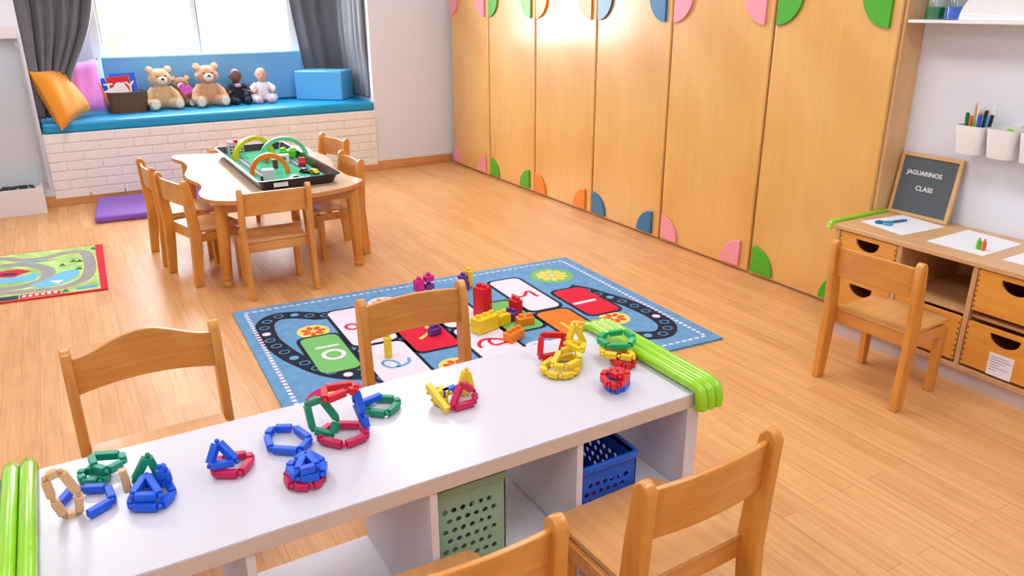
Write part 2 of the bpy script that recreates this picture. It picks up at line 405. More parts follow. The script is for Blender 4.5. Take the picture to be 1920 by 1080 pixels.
# ================================================================== WINDOW SEAT
t = thing('window_bench', 'built-in white window bench faced with white foam bricks', 'bench', (-2.12, .4, 0))
MB().box((AX0+.002+2.12, -.398, 0), (AX1-.002+2.12, .398, .56)).build('bench_base', 'offwhite', t)
bk = MB(); bk.box((AX0+2.12, -.410, .055), (AX1+2.125, -.399, .558))
rows = 7; rh = (.558-.055)/rows
for r in range(rows):
    x = AX0+2.12 - (0 if r % 2 == 0 else .125)
    while x < AX1+2.125-.01:
        a = max(x, AX0+2.12); b = min(x+.25, AX1+2.125)
        if b-a > .02: bk.box((a+.005, -.418, .055+r*rh+.005), (b-.005, -.406, .055+(r+1)*rh-.005))
        x += .25
bk.build('brick_cladding', 'brick', t, bevel=.003, seg=2)
def cushion(lo, hi, bev):
    m = MB(); nx, ny, nz = 12, 6, 2
    return m.box(lo, hi)
o = MB().box((-1.335, -.39, -.04), (1.335, .385, .04)).build('seat_cushion', 'cushion', loc=(-2.12, .385, .600), bevel=.022, seg=4)
tag(o, 'long turquoise vinyl seat cushion lying on the window bench', 'cushion')
o = MB().box((-.85, -.05, -.215), (.85, .05, .215)).build('backrest_cushion', 'backc', loc=(-2.075, .715, .857), bevel=.018, seg=4)
o.rotation_euler = (-.04, 0, 0)
tag(o, 'long upright blue back cushion below the window', 'cushion')
o = MB().box((-.23, -.145, 0), (.23, .145, .262)).build('cushion_block', 'blockc', loc=(-1.09, .472, .6405), rotz=math.radians(-40), bevel=.012, seg=4)
tag(o, 'light blue box cushion angled at the right end of the seat', 'cushion')

# curtains --------------------------------------------------------
def curtain(name, rows, nf, amp, label, thick=.006):
    """rows: list of (z, [path points xy]) ; folds perpendicular to path"""
    m = MB(); V = []; n = nf*8
    for (z, path, am) in rows:
        L = [0]
        for i in range(1, len(path)): L.append(L[-1]+math.dist(path[i], path[i-1]))
        for k in range(n+1):
            s = L[-1]*k/n; i = 1
            while i < len(L)-1 and L[i] < s: i += 1
            tt = (s-L[i-1])/(L[i]-L[i-1]); a = path[i-1]; b = path[i]
            d = Vector((b[0]-a[0], b[1]-a[1])).normalized(); nn = Vector((-d.y, d.x))
            ph = 2*PI*nf*k/n
            off = am*(math.sin(ph+.5*math.sin(z*2.1))+.35*math.sin(ph*.5+1.3)+.15*math.sin(2.3*ph))
            V.append((a[0]+(b[0]-a[0])*tt+nn.x*off, a[1]+(b[1]-a[1])*tt+nn.y*off, z))
    F = [(r*(n+1)+k, r*(n+1)+k+1, (r+1)*(n+1)+k+1, (r+1)*(n+1)+k) for r in range(len(rows)-1) for k in range(n)]
    m.add(V, F); o = m.build(name, 'curtain', smooth=80)
    so = o.modifiers.new('thickness', 'SOLIDIFY'); so.thickness = thick
    su = o.modifiers.new('sub', 'SUBSURF'); su.levels = 1; su.render_levels = 1
    return tag(o, label, 'curtain')
rowsL = []
for z, xr, y, am in ((2.3, -2.83, .32, .035), (1.9, -2.85, .32, .035), (1.55, -2.91, .30, .035), (1.33, -2.97, .28, .032), (1.15, -3.06, .26, .03), (1.0, -3.15, .22, .026), (.85, -3.2, .2, .024), (.66, -3.22, .18, .022)):
    xr -= .02
    rowsL.append((z, [(-3.44, .06), (-3.43, .16), (-3.36, y-.05), (xr-.15, y), (xr, y+.04)], am))
curtain('curtain', rowsL, 7, .03, 'grey curtain gathered behind the yellow pillow, left of the window')
rowsR = []
for z, xl in ((2.3, -1.30), (1.9, -1.30), (1.5, -1.28), (1.25, -1.24), (1.1, -1.22), (.95, -1.20), (.8, -1.18), (.66, -1.15)):
    if z > 1.0: rowsR.append((z, [(xl, .745), (-1.05, .75), (-.9, .735), (-.835, .66), (-.82, .35), (-.815, .07)], .018))
    else: rowsR.append((z, [(xl, .755), (-1.05, .76), (-.9, .765), (-.815, .74), (-.799, .35), (-.798, .07)], .007))
o = curtain('curtain', rowsR, 8, .03, 'grey curtain behind the light blue box cushion, right of the window')

# pillows ---------------------------------------------------------
def pillow(name, C, th, matn, label, pipe=None):
    A, B, Cc, D = [Vector(c) for c in C]; n = 16
    cen = (A+B+Cc+D)/4; N = (Cc-A).cross(B-D).normalized()
    def P(u, v): return (A*(1-u)+B*u)*(1-v) + (D*(1-u)+Cc*u)*v
    m = MB(); V = []; F = []
    for sgn in (1, -1):
        for j in range(n+1):
            for i in range(n+1):
                u = i/n; v = j/n
                pu = (u-.5)*2; pv = (v-.5)*2
                k = .07*(1-pv*pv)*abs(pu)**3; k2 = .07*(1-pu*pu)*abs(pv)**3
                uu = .5+pu/2*(1-k); vv = .5+pv/2*(1-k2)
                h = th*(max(0, (1-pu**4)*(1-pv**4)))**.55
                V.append(P(uu, vv)+N*sgn*h - cen + N*.006*math.sin(pu*7+pv*3)*(1-pu*pu)*(1-pv*pv))
    q = (n+1)**2
    for s in (0, 1):
        for j in range(n):
            for i in range(n):
                a = s*q+j*(n+1)+i; F.append((a, a+1, a+n+2, a+n+1))
    m.add(V, F); mats = [matn]
    o = m.build(name, mats, loc=cen, smooth=80)
    tag(o, label, 'pillow')
    if pipe:
        E = []
        for k in range(4*n):
            s, i = divmod(k, n); i = i/n*2-1
            pu, pv = ((i, -1), (1, i), (-i, 1), (-1, -i))[s]
            kk = .07*(1-pv*pv)*abs(pu)**3; k2 = .07*(1-pu*pu)*abs(pv)**3
            E.append(P(.5+pu/2*(1-kk), .5+pv/2*(1-k2))-cen)
        MB().tube(E, .005, seg=6, closed=True).build('piping', pipe, o)
    return o
pillow('pillow', [(-3.462, .05, 1.025), (-3.27, .38, 1.025), (-3.09, .28, .70), (-3.325, -.085, .595)], .075, 'yellowp', 'mustard yellow pillow leaning in the left corner of the window seat', 'piping')
pillow('pillow', [(-3.25, .40, 1.05), (-2.965, .52, 1.08), (-2.975, .40, .66), (-3.19, .28, .665)], .055, 'pinkp', 'pink pillow between the yellow pillow and the brown basket')

# basket with books ----------------------------------------------
t = thing('storage_basket', 'brown woven oval basket holding books on the window seat', 'basket', (-2.80, .44, .6405))
def stadium(hx, hy, n=10):
    P = []
    for i in range(n+1): a = -PI/2+PI*i/n; P.append((hx-hy+hy*math.cos(a), hy*math.sin(a)))
    for i in range(n+1): a = PI/2+PI*i/n; P.append((-hx+hy+hy*math.cos(a), hy*math.sin(a)))
    return P
s = MB(); s.prism(stadium(.16, .1), 0, .165, holes=[stadium(.15, .09)]); s.prism(stadium(.15, .09), 0, .008)
s.build('basket_body', 'wicker', t)
s = MB()
for z in (.162,): s.tube([(p[0]*.98, p[1]*.98, z) for p in stadium(.158, .098)], .007, seg=6, closed=True)
s.build('basket_rim', 'wicker', t)
def book(loc, rot, w, h, th, cover, label, title=None):
    o = thing('book', label, 'book', loc, group='books in the brown basket'); o.rotation_euler = rot
    MB().box((-w/2, -th/2, 0), (w/2, th/2, h)).build('book_cover', cover, o, bevel=.001)
    MB().box((-w/2+.004, -th/2+.002, -.0005), (w/2+.002, th/2-.002, h+.0005)).build('book_pages', 'paper', o)
    if title:
        V, F = text_mesh(title, h*.42, .0004); MB().add(V, F, 0, XF((0, -th/2-.0006, h*.66), (PI/2, 0, 0))).build('cover_lettering', 'letter', o)
    return o
book((-2.80, .47, .655), (-.15, 0, .05), .20, .30, .012, 'c_royal', 'tall dark blue book at the back of the brown basket')
book((-2.83, .435, .655), (-.1, -.06, .05), .17, .275, .01, 'c_red', 'red book with white title letters in the brown basket', 'TOY')
o = book((-2.80, .40, .655), (-.1, -.42, .05), .17, .215, .006, 'paper', 'white and pale blue magazine in front of the red book')
s = MB(); s.prism([(-.07, .08), (.07, .05), (.07, .10), (0, .14), (-.07, .12)], .0035, .004, 0, XF((0, 0, 0), (PI/2, 0, 0))); s.build('cover_picture', mat('pale_blue_print', (150, 180, 226), .6), o)
book((-2.915, .40, .655), (-.08, -.38, .2), .03, .25, .012, 'c_coral', 'thin orange book leaning at the left rim of the basket')
book((-2.90, .45, .655), (-.12, -.25, .2), .05, .27, .01, 'c_sblue', 'thin bright blue book behind the orange book')

# teddy bears -----------------------------------------------------
def bear(loc, rotz, sc_, fur, label, head_turn=0):
    t = thing('teddy_bear', label, 'teddy bear', loc, rotz)
    t.scale = (sc_,)*3
    m = MB()
    m.ball((0, .02, .095), (.085, .075, .1)); m.ball((0, .01, .15), (.07, .06, .06))
    m.ball((0, 0, .26), (.088, .078, .078)); m.ball((-.045, -.01, .25), (.05, .06, .05)); m.ball((.045, -.01, .25), (.05, .06, .05))
    for s in (-1, 1):
        m.ball((s*.075, .0, .325), (.034, .018, .034))
        m.tube([(s*.06, .01, .17), (s*.105, -.02, .12), (s*.12, -.05, .075)], [.03, .034, .034], seg=12); m.ball((s*.12, -.055, .07), .036)
        m.tube([(s*.05, 0, .045), (s*.08, -.07, .042), (s*.095, -.125, .045)], [.045, .042, .04], seg=12)
        m.ball((s*.098, -.135, .05), (.045, .032, .05))
    m.build('bear_body', fur, t, remesh=.006)
    MB().ball((0, -.075, .242), (.042, .032, .034)).build('muzzle', 'furl', t)
    MB().ball((0, -.107, .256), (.014, .009, .010)).build('nose', 'nose', t)
    for s in (-1, 1):
        MB().ball((s*.034, -.071, .277), .0065, seg=10).build('eye', 'nose', t)
        MB().ball((s*.075, -.014, .325), (.022, .008, .022)).build('ear_lining', 'furl', t)
        MB().ball((s*.098, -.16, .052), (.034, .01, .039)).build('foot_pad', 'furl', t)
        MB().ball((s*.122, -.078, .066), (.024, .018, .024)).build('paw', 'furl', t)
    return t
bear((-2.52, .49, .6405), .12, 1.0, 'fur1', 'cream teddy bear sitting beside the brown basket')
bear((-2.345, .585, .6405), -.1, .74, 'fur2', 'small brown teddy bear behind a pink heart, between the two larger bears')
bear((-2.135, .50, .6405), .05, 1.03, 'fur3', 'peach teddy bear sitting beside the doll in dark clothes')
# heart
hp = []
for i in range(40):
    a = 2*PI*i/40; hp.append((.0034*16*math.sin(a)**3, .0034*(13*math.cos(a)-5*math.cos(2*a)-2*math.cos(3*a)-math.cos(4*a))))
h = MB(); h.prism(hp, -.018, .018, 0, XF((0, 0, 0), (PI/2, .35, 0)))
o = h.build('heart_cushion', 'heart', loc=(-2.335, .41, .80), bevel=.012, seg=4)
tag(o, 'pink knitted heart held by the small brown bear', 'heart cushion')

# dolls -----------------------------------------------------------
def doll(loc, rotz, skin, cloth, sock, label):
    t = thing('baby_doll', label, 'doll', loc, rotz)
    m = MB(); m.ball((0, 0, .245), (.05, .052, .06)); m.ball((0, -.02, .228), (.042, .04, .04)); m.tube([(0, .01, .2), (0, .01, .15)], .022)
    for s in (-1, 1):
        m.ball((s*.05, 0, .24), (.008, .012, .015), seg=10); m.ball((s*.085, -.075, .105), (.018, .022, .016))
    m.ball((0, -.06, .232), .008, seg=8)
    m.tube([(-.085, -.06, .11), (0, .01, .13), (.085, -.06, .11)], .012)
    m.tube([(0, .01, .19), (0, .01, .1)], .03)
    m.build('doll_body', skin, t, remesh=.005)
    c = MB(); c.ball((0, .01, .1), (.068, .055, .095)); c.ball((0, .012, .155), (.058, .045, .03))
    for s in (-1, 1):
        c.tube([(s*.05, .01, .16), (s*.095, -.02, .125), (s*.088, -.06, .11)], [.026, .026, .022], seg=12)
        c.tube([(s*.03, 0, .04), (s*.09, -.06, .045), (s*.05, -.13, .03)], [.04, .038, .03], seg=12)
    c.build('doll_clothes', cloth, t, remesh=.006)
    for s in (-1, 1): MB().ball((s*.042, -.15, .034), (.024, .032, .03)).build('doll_foot', sock, t)
    e = MB()
    for s in (-1, 1): e.ball((s*.02, -.051, .246), (.006, .004, .004), seg=8)
    e.build('eyes', 'nose', t)
    MB().ball((0, -.058, .214), (.01, .004, .004), seg=8).build('mouth', mat('doll_lips', (190, 80, 80), .5), t)
    return t
t = doll((-1.885, .52, .6405), .05, 'skind', 'dolln', 'dolln', 'dark-skinned baby doll in navy clothes sitting beside the peach bear')
MB().ball((0, -.05, .165), (.03, .012, .018)).build('collar', 'dollp', t)
doll((-1.665, .50, .6405), -.1, 'skinl', 'dollw', 'dollp', 'light-skinned baby doll in white clothes with pink socks')

# ================================================================== LEFT CORNER: clear panel unit
t = thing('water_panel', 'clear acrylic panel on a white trough against the back wall, left of the bench', 'panel', (-3.95, -.1, 0))
s = MB(); s.box((-.45, -.105, 0), (.42, -.09, .2)).box((-.45, .085, 0), (.42, .099, .2)).box((.405, -.09, 0), (.42, .085, .2)).box((-.45, -.09, 0), (-.435, .085, .2)).box((-.435, -.09, 0), (.405, .085, .185))
s.build('trough', 'offwhite', t, bevel=.002)
s = MB()
for i in range(150): s.ball((random.uniform(-.41, .38), random.uniform(-.07, .07), .190), (random.uniform(.01, .022), .014, .012), seg=6)
o = s.build('pebbles', 'black', t); o['kind'] = 'stuff'
MB().box((-.43, .05, .16), (.455, .085, 1.265)).build('acrylic_sheet', 'acrylic', t)
s = MB(); s.box((.44, .045, .16), (.458, .09, 1.265)); s.build('side_seal', mat('cloudy_plastic', (168, 170, 176), .25, bump=.8, bscale=60), t)
MB().box((-.45, .03, 1.265), (.462, .098, 1.35)).build('header', 'offwhite', t, bevel=.003)

# purple mat, road rug --------------------------------------------
o = MB().box((-.42, -.34, 0), (.42, .34, .05)).build('floor_mat', 'mat', loc=(-2.79, -.44, .0005), rotz=math.radians(-5), bevel=.015, seg=3)
tag(o, 'purple padded floor mat in front of the white brick bench', 'mat')

def road_rug():
    A = Vector((-3.232, -1.347)); U = Vector((-.99, .10)); V = Vector((-.035, -.96))
    Tm = Matrix(((U.x, V.x, 0, 0), (U.y, V.y, 0, 0), (0, 0, 1, 0), (0, 0, 0, 1)))
    m = MB(); mats = ['rugred', 'fieldg', 'roadgrey', 'lake', 'treeg', 'rugyel', 'rugwhite', 'navy', 'rugblue']
    L = 1.35
    m.prism([(0, 0), (L, 0), (L, 1), (0, 1)], 0, .008, 0, Tm)
    m.prism([(.045, .012), (L-.03, .012), (L-.03, .985), (.035, .985)], .007, .0088, 1, Tm)
    def ribbon(P, wd, z, mi):
        P = catmull(P, 5); l = []; r = []
        for i in range(len(P)):
            a = P[max(0, i-1)]; b = P[min(len(P)-1, i+1)]; d = Vector((b[0]-a[0], b[1]-a[1])).normalized()
            l.append((P[i][0]-d.y*wd, P[i][1]+d.x*wd)); r.append((P[i][0]+d.y*wd, P[i][1]-d.x*wd))
        for i in range(len(P)-1): m.prism([l[i], l[i+1], r[i+1], r[i]], .008, z, mi, Tm)
    ribbon([(1.3, .08), (.9, .1), (.578, .092), (.459, .18), (.324, .19), (.234, .13), (.148, .126), (.103, .18), (.085, .351), (.082, .542), (.1, .71), (.14, .80), (.207, .86), (.294, .87), (.395, .86), (.6, .836), (1.3, .86)], .040, .0094, 5)
    ribbon([(1.3, .08), (.9, .1), (.578, .092), (.459, .18), (.324, .19), (.234, .13), (.148, .126), (.103, .18), (.085, .351), (.082, .542), (.1, .71), (.14, .80), (.207, .86), (.294, .87), (.395, .86), (.6, .836), (1.3, .86)], .034, .0098, 2)
    ribbon([(.567, .257), (.456, .282), (.365, .359), (.304, .482), (.314, .651), (.381, .728), (.469, .76), (.6, .76)], .035, .0098, 2)
    for P, mi in (([(.391, .750), (.313, .680), (.230, .549), (.150, .530), (.140, .625), (.179, .748), (.248, .808), (.331, .821)], 3),
                  ([(.75, .532), (.465, .546), (.375, .520), (.344, .531), (.370, .651), (.438, .658), (.75, .633)], 3),
                  ([(.7, .473), (.479, .539), (.398, .449), (.467, .376), (.7, .409)], 0),
                  ([(.427, .913), (.240, .926), (.233, .98), (.430, .98)], 0), ([(.56, .914), (.436, .921), (.437, .98), (.56, .98)], 7),
                  ([(.161, .919), (.095, .900), (.05, .898), (.055, .946), (.152, .955)], 8), ([(.490, .232), (.385, .236), (.256, .250), (.384, .269)], 8),
                  ([(.295, .716), (.218, .728), (.249, .795)], 6), ([(.54, .44), (.46, .47), (.47, .50), (.56, .49)], 7)):
        m.prism(P, .008, .0108 if mi in (6, 7) else .0102, mi, Tm)
    for i in range(6): m.prism([(.25+i*.03, .93), (.268+i*.03, .93), (.268+i*.03, .965), (.25+i*.03, .965)], .01, .0106, 6, Tm)
    for (a, b) in ((.056, .085), (.137, .349), (.231, .396), (.142, .518), (.209, .934), (.171, .331)):
        m.prism([(a-.02, b+.03), (a+.02, b+.03), (a, b-.03)], .01, .0106, 4, Tm)
    o = m.build('play_rug', mats, loc=(A.x, A.y, .0005), smooth=0)
    tag(o, 'green road-map play rug with a red border at the left edge of the room', 'rug')
road_rug()

# hopscotch rug ---------------------------------------------------
def hop_rug():
    A = Vector((-2.744, -3.033)); U = Vector((.987, -.066)); V = Vector((-.0333, -.9964))
    Tm = Matrix(((U.x, V.x, 0, 0), (U.y, V.y, 0, 0), (0, 0, 1, 0), (0, 0, 0, 1)))
    mats = ['rugblue', 'rugblack', 'rugwhite', 'rugred', 'rugorange', 'ruggreen', 'rugyel', 'rugdeep', 'rugsky', 'rugpink']
    m = MB(); W_, H2 = 2.0, 1.40
    m.prism([(0, 0), (W_, 0), (W_, H2), (0, H2)], 0, .009, 0, Tm)
    def ribbon(P, wd, z, mi, k=5, z0=.008):
        P = catmull(P, k) if k else list(P)
        n = len(P); l = []; r = []
        for i in range(n):
            a = Vector(P[max(0, i-1)]); b = Vector(P[min(n-1, i+1)]); d = (b-a).normalized(); nn = Vector((-d.y, d.x))*wd
            p = Vector(P[i]) + (d*wd*.4 if i == n-1 else (-d*wd*.4 if i == 0 else Vector((0, 0))))
            l.append(tuple(p+nn)); r.append(tuple(p-nn))
        V = [(q[0], q[1], z0) for q in l]+[(q[0], q[1], z0) for q in r]+[(q[0], q[1], z) for q in l]+[(q[0], q[1], z) for q in r]
        F = []
        for i in range(n-1):
            F += [(2*n+i, 3*n+i, 3*n+i+1, 2*n+i+1), (i, 2*n+i, 2*n+i+1, i+1), (n+i, n+i+1, 3*n+i+1, 3*n+i)]
        F += [(0, n, 3*n, 2*n), (n-1, 3*n-1, 4*n-1, 2*n-1)]
        m.add(V, F, mi, Tm)
    # stitched border
    i = 0
    x = .05
    while x < W_-.05:
        for yv in (.052, H2-.052): m.prism(rrect(x, yv-.0065, x+.026, yv+.0065, .005, 2), .008, .0104, 2, Tm)
        x += .038
    yv = .07
    while yv < H2-.07:
        for xv in (.055, W_-.06): m.prism(rrect(xv-.010, yv, xv+.010, yv+.019, .005, 2), .008, .0104, 2, Tm)
        yv += .032
    # bead tracks
    tl = [(.50, .27), (.386, .262), (.341, .232), (.275, .189), (.198, .172), (.146, .202), (.112, .261), (.098, .351), (.096, .458), (.114, .562), (.141, .676), (.18, .775), (.213, .85), (.254, .913), (.293, .956), (.341, .989), (.405, 1.02), (.44, 1.07)]
    tr_ = [(1.74, .49), (1.785, .561), (1.81, .64), (1.843, .729), (1.872, .835), (1.886, .95), (1.888, 1.049), (1.872, 1.139), (1.842, 1.19), (1.791, 1.231), (1.741, 1.234), (1.695, 1.216), (1.654, 1.194), (1.60, 1.14)]
    for T_ in (tl, tr_):
        ribbon(T_, .046, .0100, 1)
        P = catmull(T_, 12); acc = 0; cnt = 0; last = P[0]
        for p in P:
            acc += math.dist(p, last); last = p
            if acc > .078:
                acc = 0; cnt += 1
                if cnt % 4 == 3: m.prism(ell(p[0], p[1], .021, .021, 14), .009, .0108, 8 if cnt % 8 == 3 else 2, Tm)
                else: m.prism(ell(p[0], p[1], .025, .022, 16), .009, .0108, 8, Tm, holes=[ell(p[0], p[1], .020, .017, 14)])
    # discs with flowers
    def flower(cx, cy, r, ring, inner, petal, n, rot=0, cen=2):
        m.prism(ell(cx, cy, r), .008, .0096, ring, Tm)
        if inner is not None: m.prism(ell(cx, cy, r*.88), .009, .0099, inner, Tm)
        for k in range(n):
            a = rot+2*PI*k/n; c, s = math.cos(a), math.sin(a)
            P = [(r*.15, 0), (r*.4, r*.17), (r*.68, r*.14), (r*.76, 0), (r*.68, -r*.14), (r*.4, -r*.17)]
            m.prism([(cx+c*p-s*q, cy+s*p+c*q) for p, q in P], .009, .0106, petal, Tm)
        m.prism(ell(cx, cy, r*.12, None, 12), .009, .011, cen, Tm)
    flower(1.745, .262, .125, 5, None, 6, 10); flower(.305, .44, .078, 6, None, 7, 7); flower(1.69, .965, .078, 6, None, 7, 7)
    flower(.762, 1.10, .078, 6, None, 7, 7); flower(.22, 1.17, .135, 9, None, 6, 7); flower(.737, .23, .085, 2, None, 4, 7); flower(1.19, 1.12, .09, 2, None, 4, 7)
    # tiles: black outline then colour
    T = [(.215, .515, .395, .925, 5), (.425, .235, .645, .71, 2), (.425, .735, .645, 1.135, 2), (.665, .51, .875, .905, 3), (.90, .235, 1.115, .71, 2),
         (.90, .735, 1.115, 1.13, 2), (1.14, .50, 1.335, .895, 5), (1.36, .205, 1.545, .70, 2), (1.36, .735, 1.545, 1.10, 4), (1.60, .50, 1.79, .885, 3)]
    for (a, b, c, d, mi) in T: m.prism(rrect(a-.017, b-.017, c+.017, d+.017, .05), .008, .0104, 1, Tm)
    for (a, b, c, d, mi) in T: m.prism(rrect(a, b, c, d, .04), .009, .0112, mi, Tm)
    Z = .0118; g = dict(z0=.0105)
    ribbon([(1.396, .437), (1.398, .467), (1.414, .487), (1.443, .483), (1.465, .456), (1.485, .434), (1.499, .444), (1.499, .48), (1.499, .509), (1.504, .523)], .009, Z, 3, **g)
    ribbon([(.482, .932), (.481, .962), (.503, .999), (.532, .995), (.543, .982), (.536, .941), (.516, .922), (.496, .92), (.482, .932)], .007, Z, 8, **g)
    ribbon([(.529, 1.002), (.548, 1.0), (.57, .992), (.593, .973), (.603, .936)], .008, Z, 8, **g)
    ribbon([(.941, .985), (.94, .963), (.958, .93), (.982, .912), (1.005, .911), (1.023, .916), (1.041, .928), (1.057, .938), (1.075, .957)], .009, Z, 3, **g)
    ribbon([(1.014, .919), (1.003, .94), (1.002, .974), (1.02, .992), (1.044, .988), (1.068, .984), (1.075, .957)], .008, Z, 3, **g)
    ribbon([(.262, .65), (.366, .65)], .009, Z, 2, k=0, **g)
    m.prism(ell(.318, .748, .055, .058), .0105, Z, 2, Tm, holes=[ell(.318, .748, .035, .038)])
    ribbon([(1.613, .713), (1.745, .706)], .013, Z, 2, k=0, **g)
    m.prism(ell(.487, .475, .036, .042), .0105, Z, 3, Tm, holes=[ell(.487, .475, .021, .026)])
    m.prism(ell(.56, .475, .036, .042), .0105, Z, 3, Tm, holes=[ell(.56, .475, .021, .026)])
    ribbon([(1.42, .90), (1.42, .99), (1.45, .95), (1.48, .915), (1.498, .927), (1.524, .953), (1.519, .984), (1.49, .997), (1.47, .985)], .008, Z, 6, **g)
    ribbon([(.81, .62), (.81, .70), (.77, .735), (.729, .765)], .010, Z, 6, k=0, **g)
    ribbon([(1.27, .72), (1.20, .72)], .009, Z, 2, k=0, **g); ribbon([(1.24, .76), (1.24, .66), (1.29, .74)], .009, Z, 2, k=0, **g)
    o = m.build('hopscotch_rug', mats, loc=(A.x, A.y, .0005), smooth=0)
    tag(o, 'blue hopscotch rug with numbered tiles and white stitched border', 'rug')
hop_rug()

# ================================================================== WARDROBES
bounds = [-.095, -.835, -1.597, -2.397, -3.165, -3.955, -4.680]
cols = ['pink', 'green', 'orange', 'blue', 'pink', 'green']
labs = ['farthest birch wardrobe with pink corner pads, against the back wall', 'second birch wardrobe from the back wall with green corner pads',
        'birch wardrobe with orange corner pads', 'birch wardrobe with blue corner pads', 'large birch wardrobe with pink corner pads, beside the blue-padded one',
        'nearest birch wardrobe with green corner pads, beside the drawer desk']
WH = 1.56
for i in range(6):
    y1, y0 = bounds[i], bounds[i+1]
    t = thing('wardrobe', labs[i], 'wardrobe', (0, (y0+y1)/2, 0), group='birch wardrobes along the right wall'); c = (y0+y1)/2
    y0 -= c; y1 -= c
    g = .014
    MB().box((.004, y0+.0005, .0), (.149, y1-.0005, WH)).build('carcass', ['birch_edge'], t)
    if i < 5: MB().box((0.001, y0+.003, .01), (.004, y0+g-.006, WH-.004)).build('stile', 'stile', t)
    d = MB().box((-.018, y0+g, .012), (.004, y1-.003, WH-.004)).build('door', 'birch', t, bevel=.008, seg=3)
    R = .155
    for (yy, zz, sy, sz) in ((y1-.02, .028, -1, 1), (y0+.075, .028, 1, 1), (y1-.02, 1.532, -1, -1), (y0+.058, 1.532, 1, -1)):
        P = [(0, 0)] + [(R*math.cos(a), R*math.sin(a)) for a in [PI/2*k/14 for k in range(15)]]
        P = [(p[0], p[1]) for p in P]
        # polygon in (y,z)
        q = MB(); V = [(yy+sy*p[0], zz+sz*p[1]) for p in P]
        q.prism(V, 0, .016, 0, Matrix(((0, 0, -1, -.018), (1, 0, 0, 0), (0, 1, 0, 0), (0, 0, 0, 1))))
        q.build('corner_pad', 'p_'+cols[i], d, bevel=.005, seg=3)

# ================================================================== DRAWER DESK
DX0, DX1 = -.31, .149
t = thing('drawer_desk', 'low light wood desk with box drawers along the right wall', 'desk', (-.08, -5.35, 0)); ox, oy = -.08, -5.35
def B(lo, hi, m=None): return (m or MB()).box((lo[0]-ox, lo[1]-oy, lo[2]), (hi[0]-ox, hi[1]-oy, hi[2]))
B((DX0-.006, -6.05, .507), (DX1, -4.70, .529)).build('desk_top', 'desk', t, bevel=.003)
ys = [-4.722, -5.036, -5.364, -5.692, -6.02]
for k, yv in enumerate(ys): B((DX0, yv-.0105, .083), (DX1, yv+.0105, .507)).build('side_panel' if k in (0, 4) else 'divider', 'desk_side', t, bevel=.002)
B((DX0-.004, -6.05, .062), (DX1, -4.70, .083)).build('bottom_board', 'desk_side', t, bevel=.002)
B((DX0+.006, -6.04, 0), (DX0+.024, -4.71, .062)).build('plinth', mat('plinth_lilac', (196, 178, 176), .6), t)
B((DX1-.008, -6.03, .083), (DX1-.002, -4.72, .507)).build('back_board', 'desk_side', t)
for k in range(4): B((DX0+.02, ys[k+1]+.011, .296), (DX1-.01, ys[k]-.011, .308)).build('inner_shelf', 'desk_side', t)
def drawer(k, z0, z1, sticker=False):
    ya, yb = ys[k+1]+.0145, ys[k]-.0145; ca = (ya+yb)/2; wv = (yb-ya)/2; hh = (z1-z0)
    hx = .058
    hole = [(-hx, hh-.020)]+[(hx*math.cos(a), hh-.026+.044*math.sin(a)) for a in [PI+PI*i/14 for i in range(15)]]+[(hx, hh-.020)]
    hole = [(max(-hx, min(hx, p[0])), p[1]) for p in hole]
    hole2 = []
    for p in hole:
        if not hole2 or math.dist(p, hole2[-1]) > 1e-4: hole2.append(p)
    T_ = Matrix(((0, 0, 1, DX0+.001-ox), (1, 0, 0, ca-oy), (0, 1, 0, z0), (0, 0, 0, 1)))
    m = MB(); m.prism(rrect(-wv, 0, wv, hh, .006, 3), 0, .012, 0, T_, holes=[hole2])
    d = m.build('drawer', 'drawer', t, bevel=.0015)
    x0 = DX0+.013-ox
    m = MB(); m.box((x0, ya-oy, z0), (x0+.38, ya-oy+.009, z1-.004)).box((x0, yb-oy-.009, z0), (x0+.38, yb-oy, z1-.004)).box((x0+.37, ya-oy, z0), (x0+.38, yb-oy, z1-.004)).box((x0, ya-oy, z0+.004), (x0+.38, yb-oy, z0+.01))
    m.build('drawer_box', 'drawer', d)
    m = MB()
    for j in range(7):
        zz = z0+.012+j*(hh-.02)/7
        for yy in (ya, yb-.010): m.box((DX0+.0004-ox, yy-oy+.001, zz), (DX0+.0012-ox, yy-oy+.009, zz+.009))
    m.build('dovetail_joint', mat('end_grain', (150, 88, 34), .6) if 'eg' not in M else M['eg'], d)
    if sticker:
        m = MB(); yc = -5.53-oy; m.box((DX0-.0006-ox, yc-.05, .094), (DX0+.0008-ox, yc+.045, .188), 0)
        for j, (wd) in enumerate((.07, .085, .06, .035, .075, .03)): m.box((DX0-.0009-ox, yc+.038-wd, .172-j*.011), (DX0-.0004-ox, yc+.038, .1745-j*.011), 1)
        m.build('paper_label', ['paper', 'ink'], d)
M['eg'] = mat('end_grain', (150, 88, 34), .6)
drawer(0, .332, .503); drawer(0, .096, .288); drawer(1, .096, .288); drawer(2, .332, .503); drawer(2, .096, .284, True); drawer(3, .332, .503); drawer(3, .096, .288)

# sheets of paper
def sheet(C, label):
    m = MB(); cx = sum(p[0] for p in C)/4; cy = sum(p[1] for p in C)/4
    m.prism([(p[0]-cx, p[1]-cy) for p in C], 0, .0012); tag(m.build('paper_sheet', 'paper', loc=(cx, cy, .5293)), label, 'paper', 'white paper sheets on the drawer desk')
sheet([(-.191, -4.745), (.085, -4.775), (.052, -5.005), (-.233, -4.985)], 'white paper sheet under the blue scissors')
sheet([(-.224, -5.094), (.095, -5.086), (.076, -5.33), (-.223, -5.335)], 'white paper sheet under the two upright crayons')
sheet([(-.205, -5.40), (.08, -5.395), (.085, -5.64), (-.20, -5.65)], 'white paper sheet cut by the right edge of the photo')
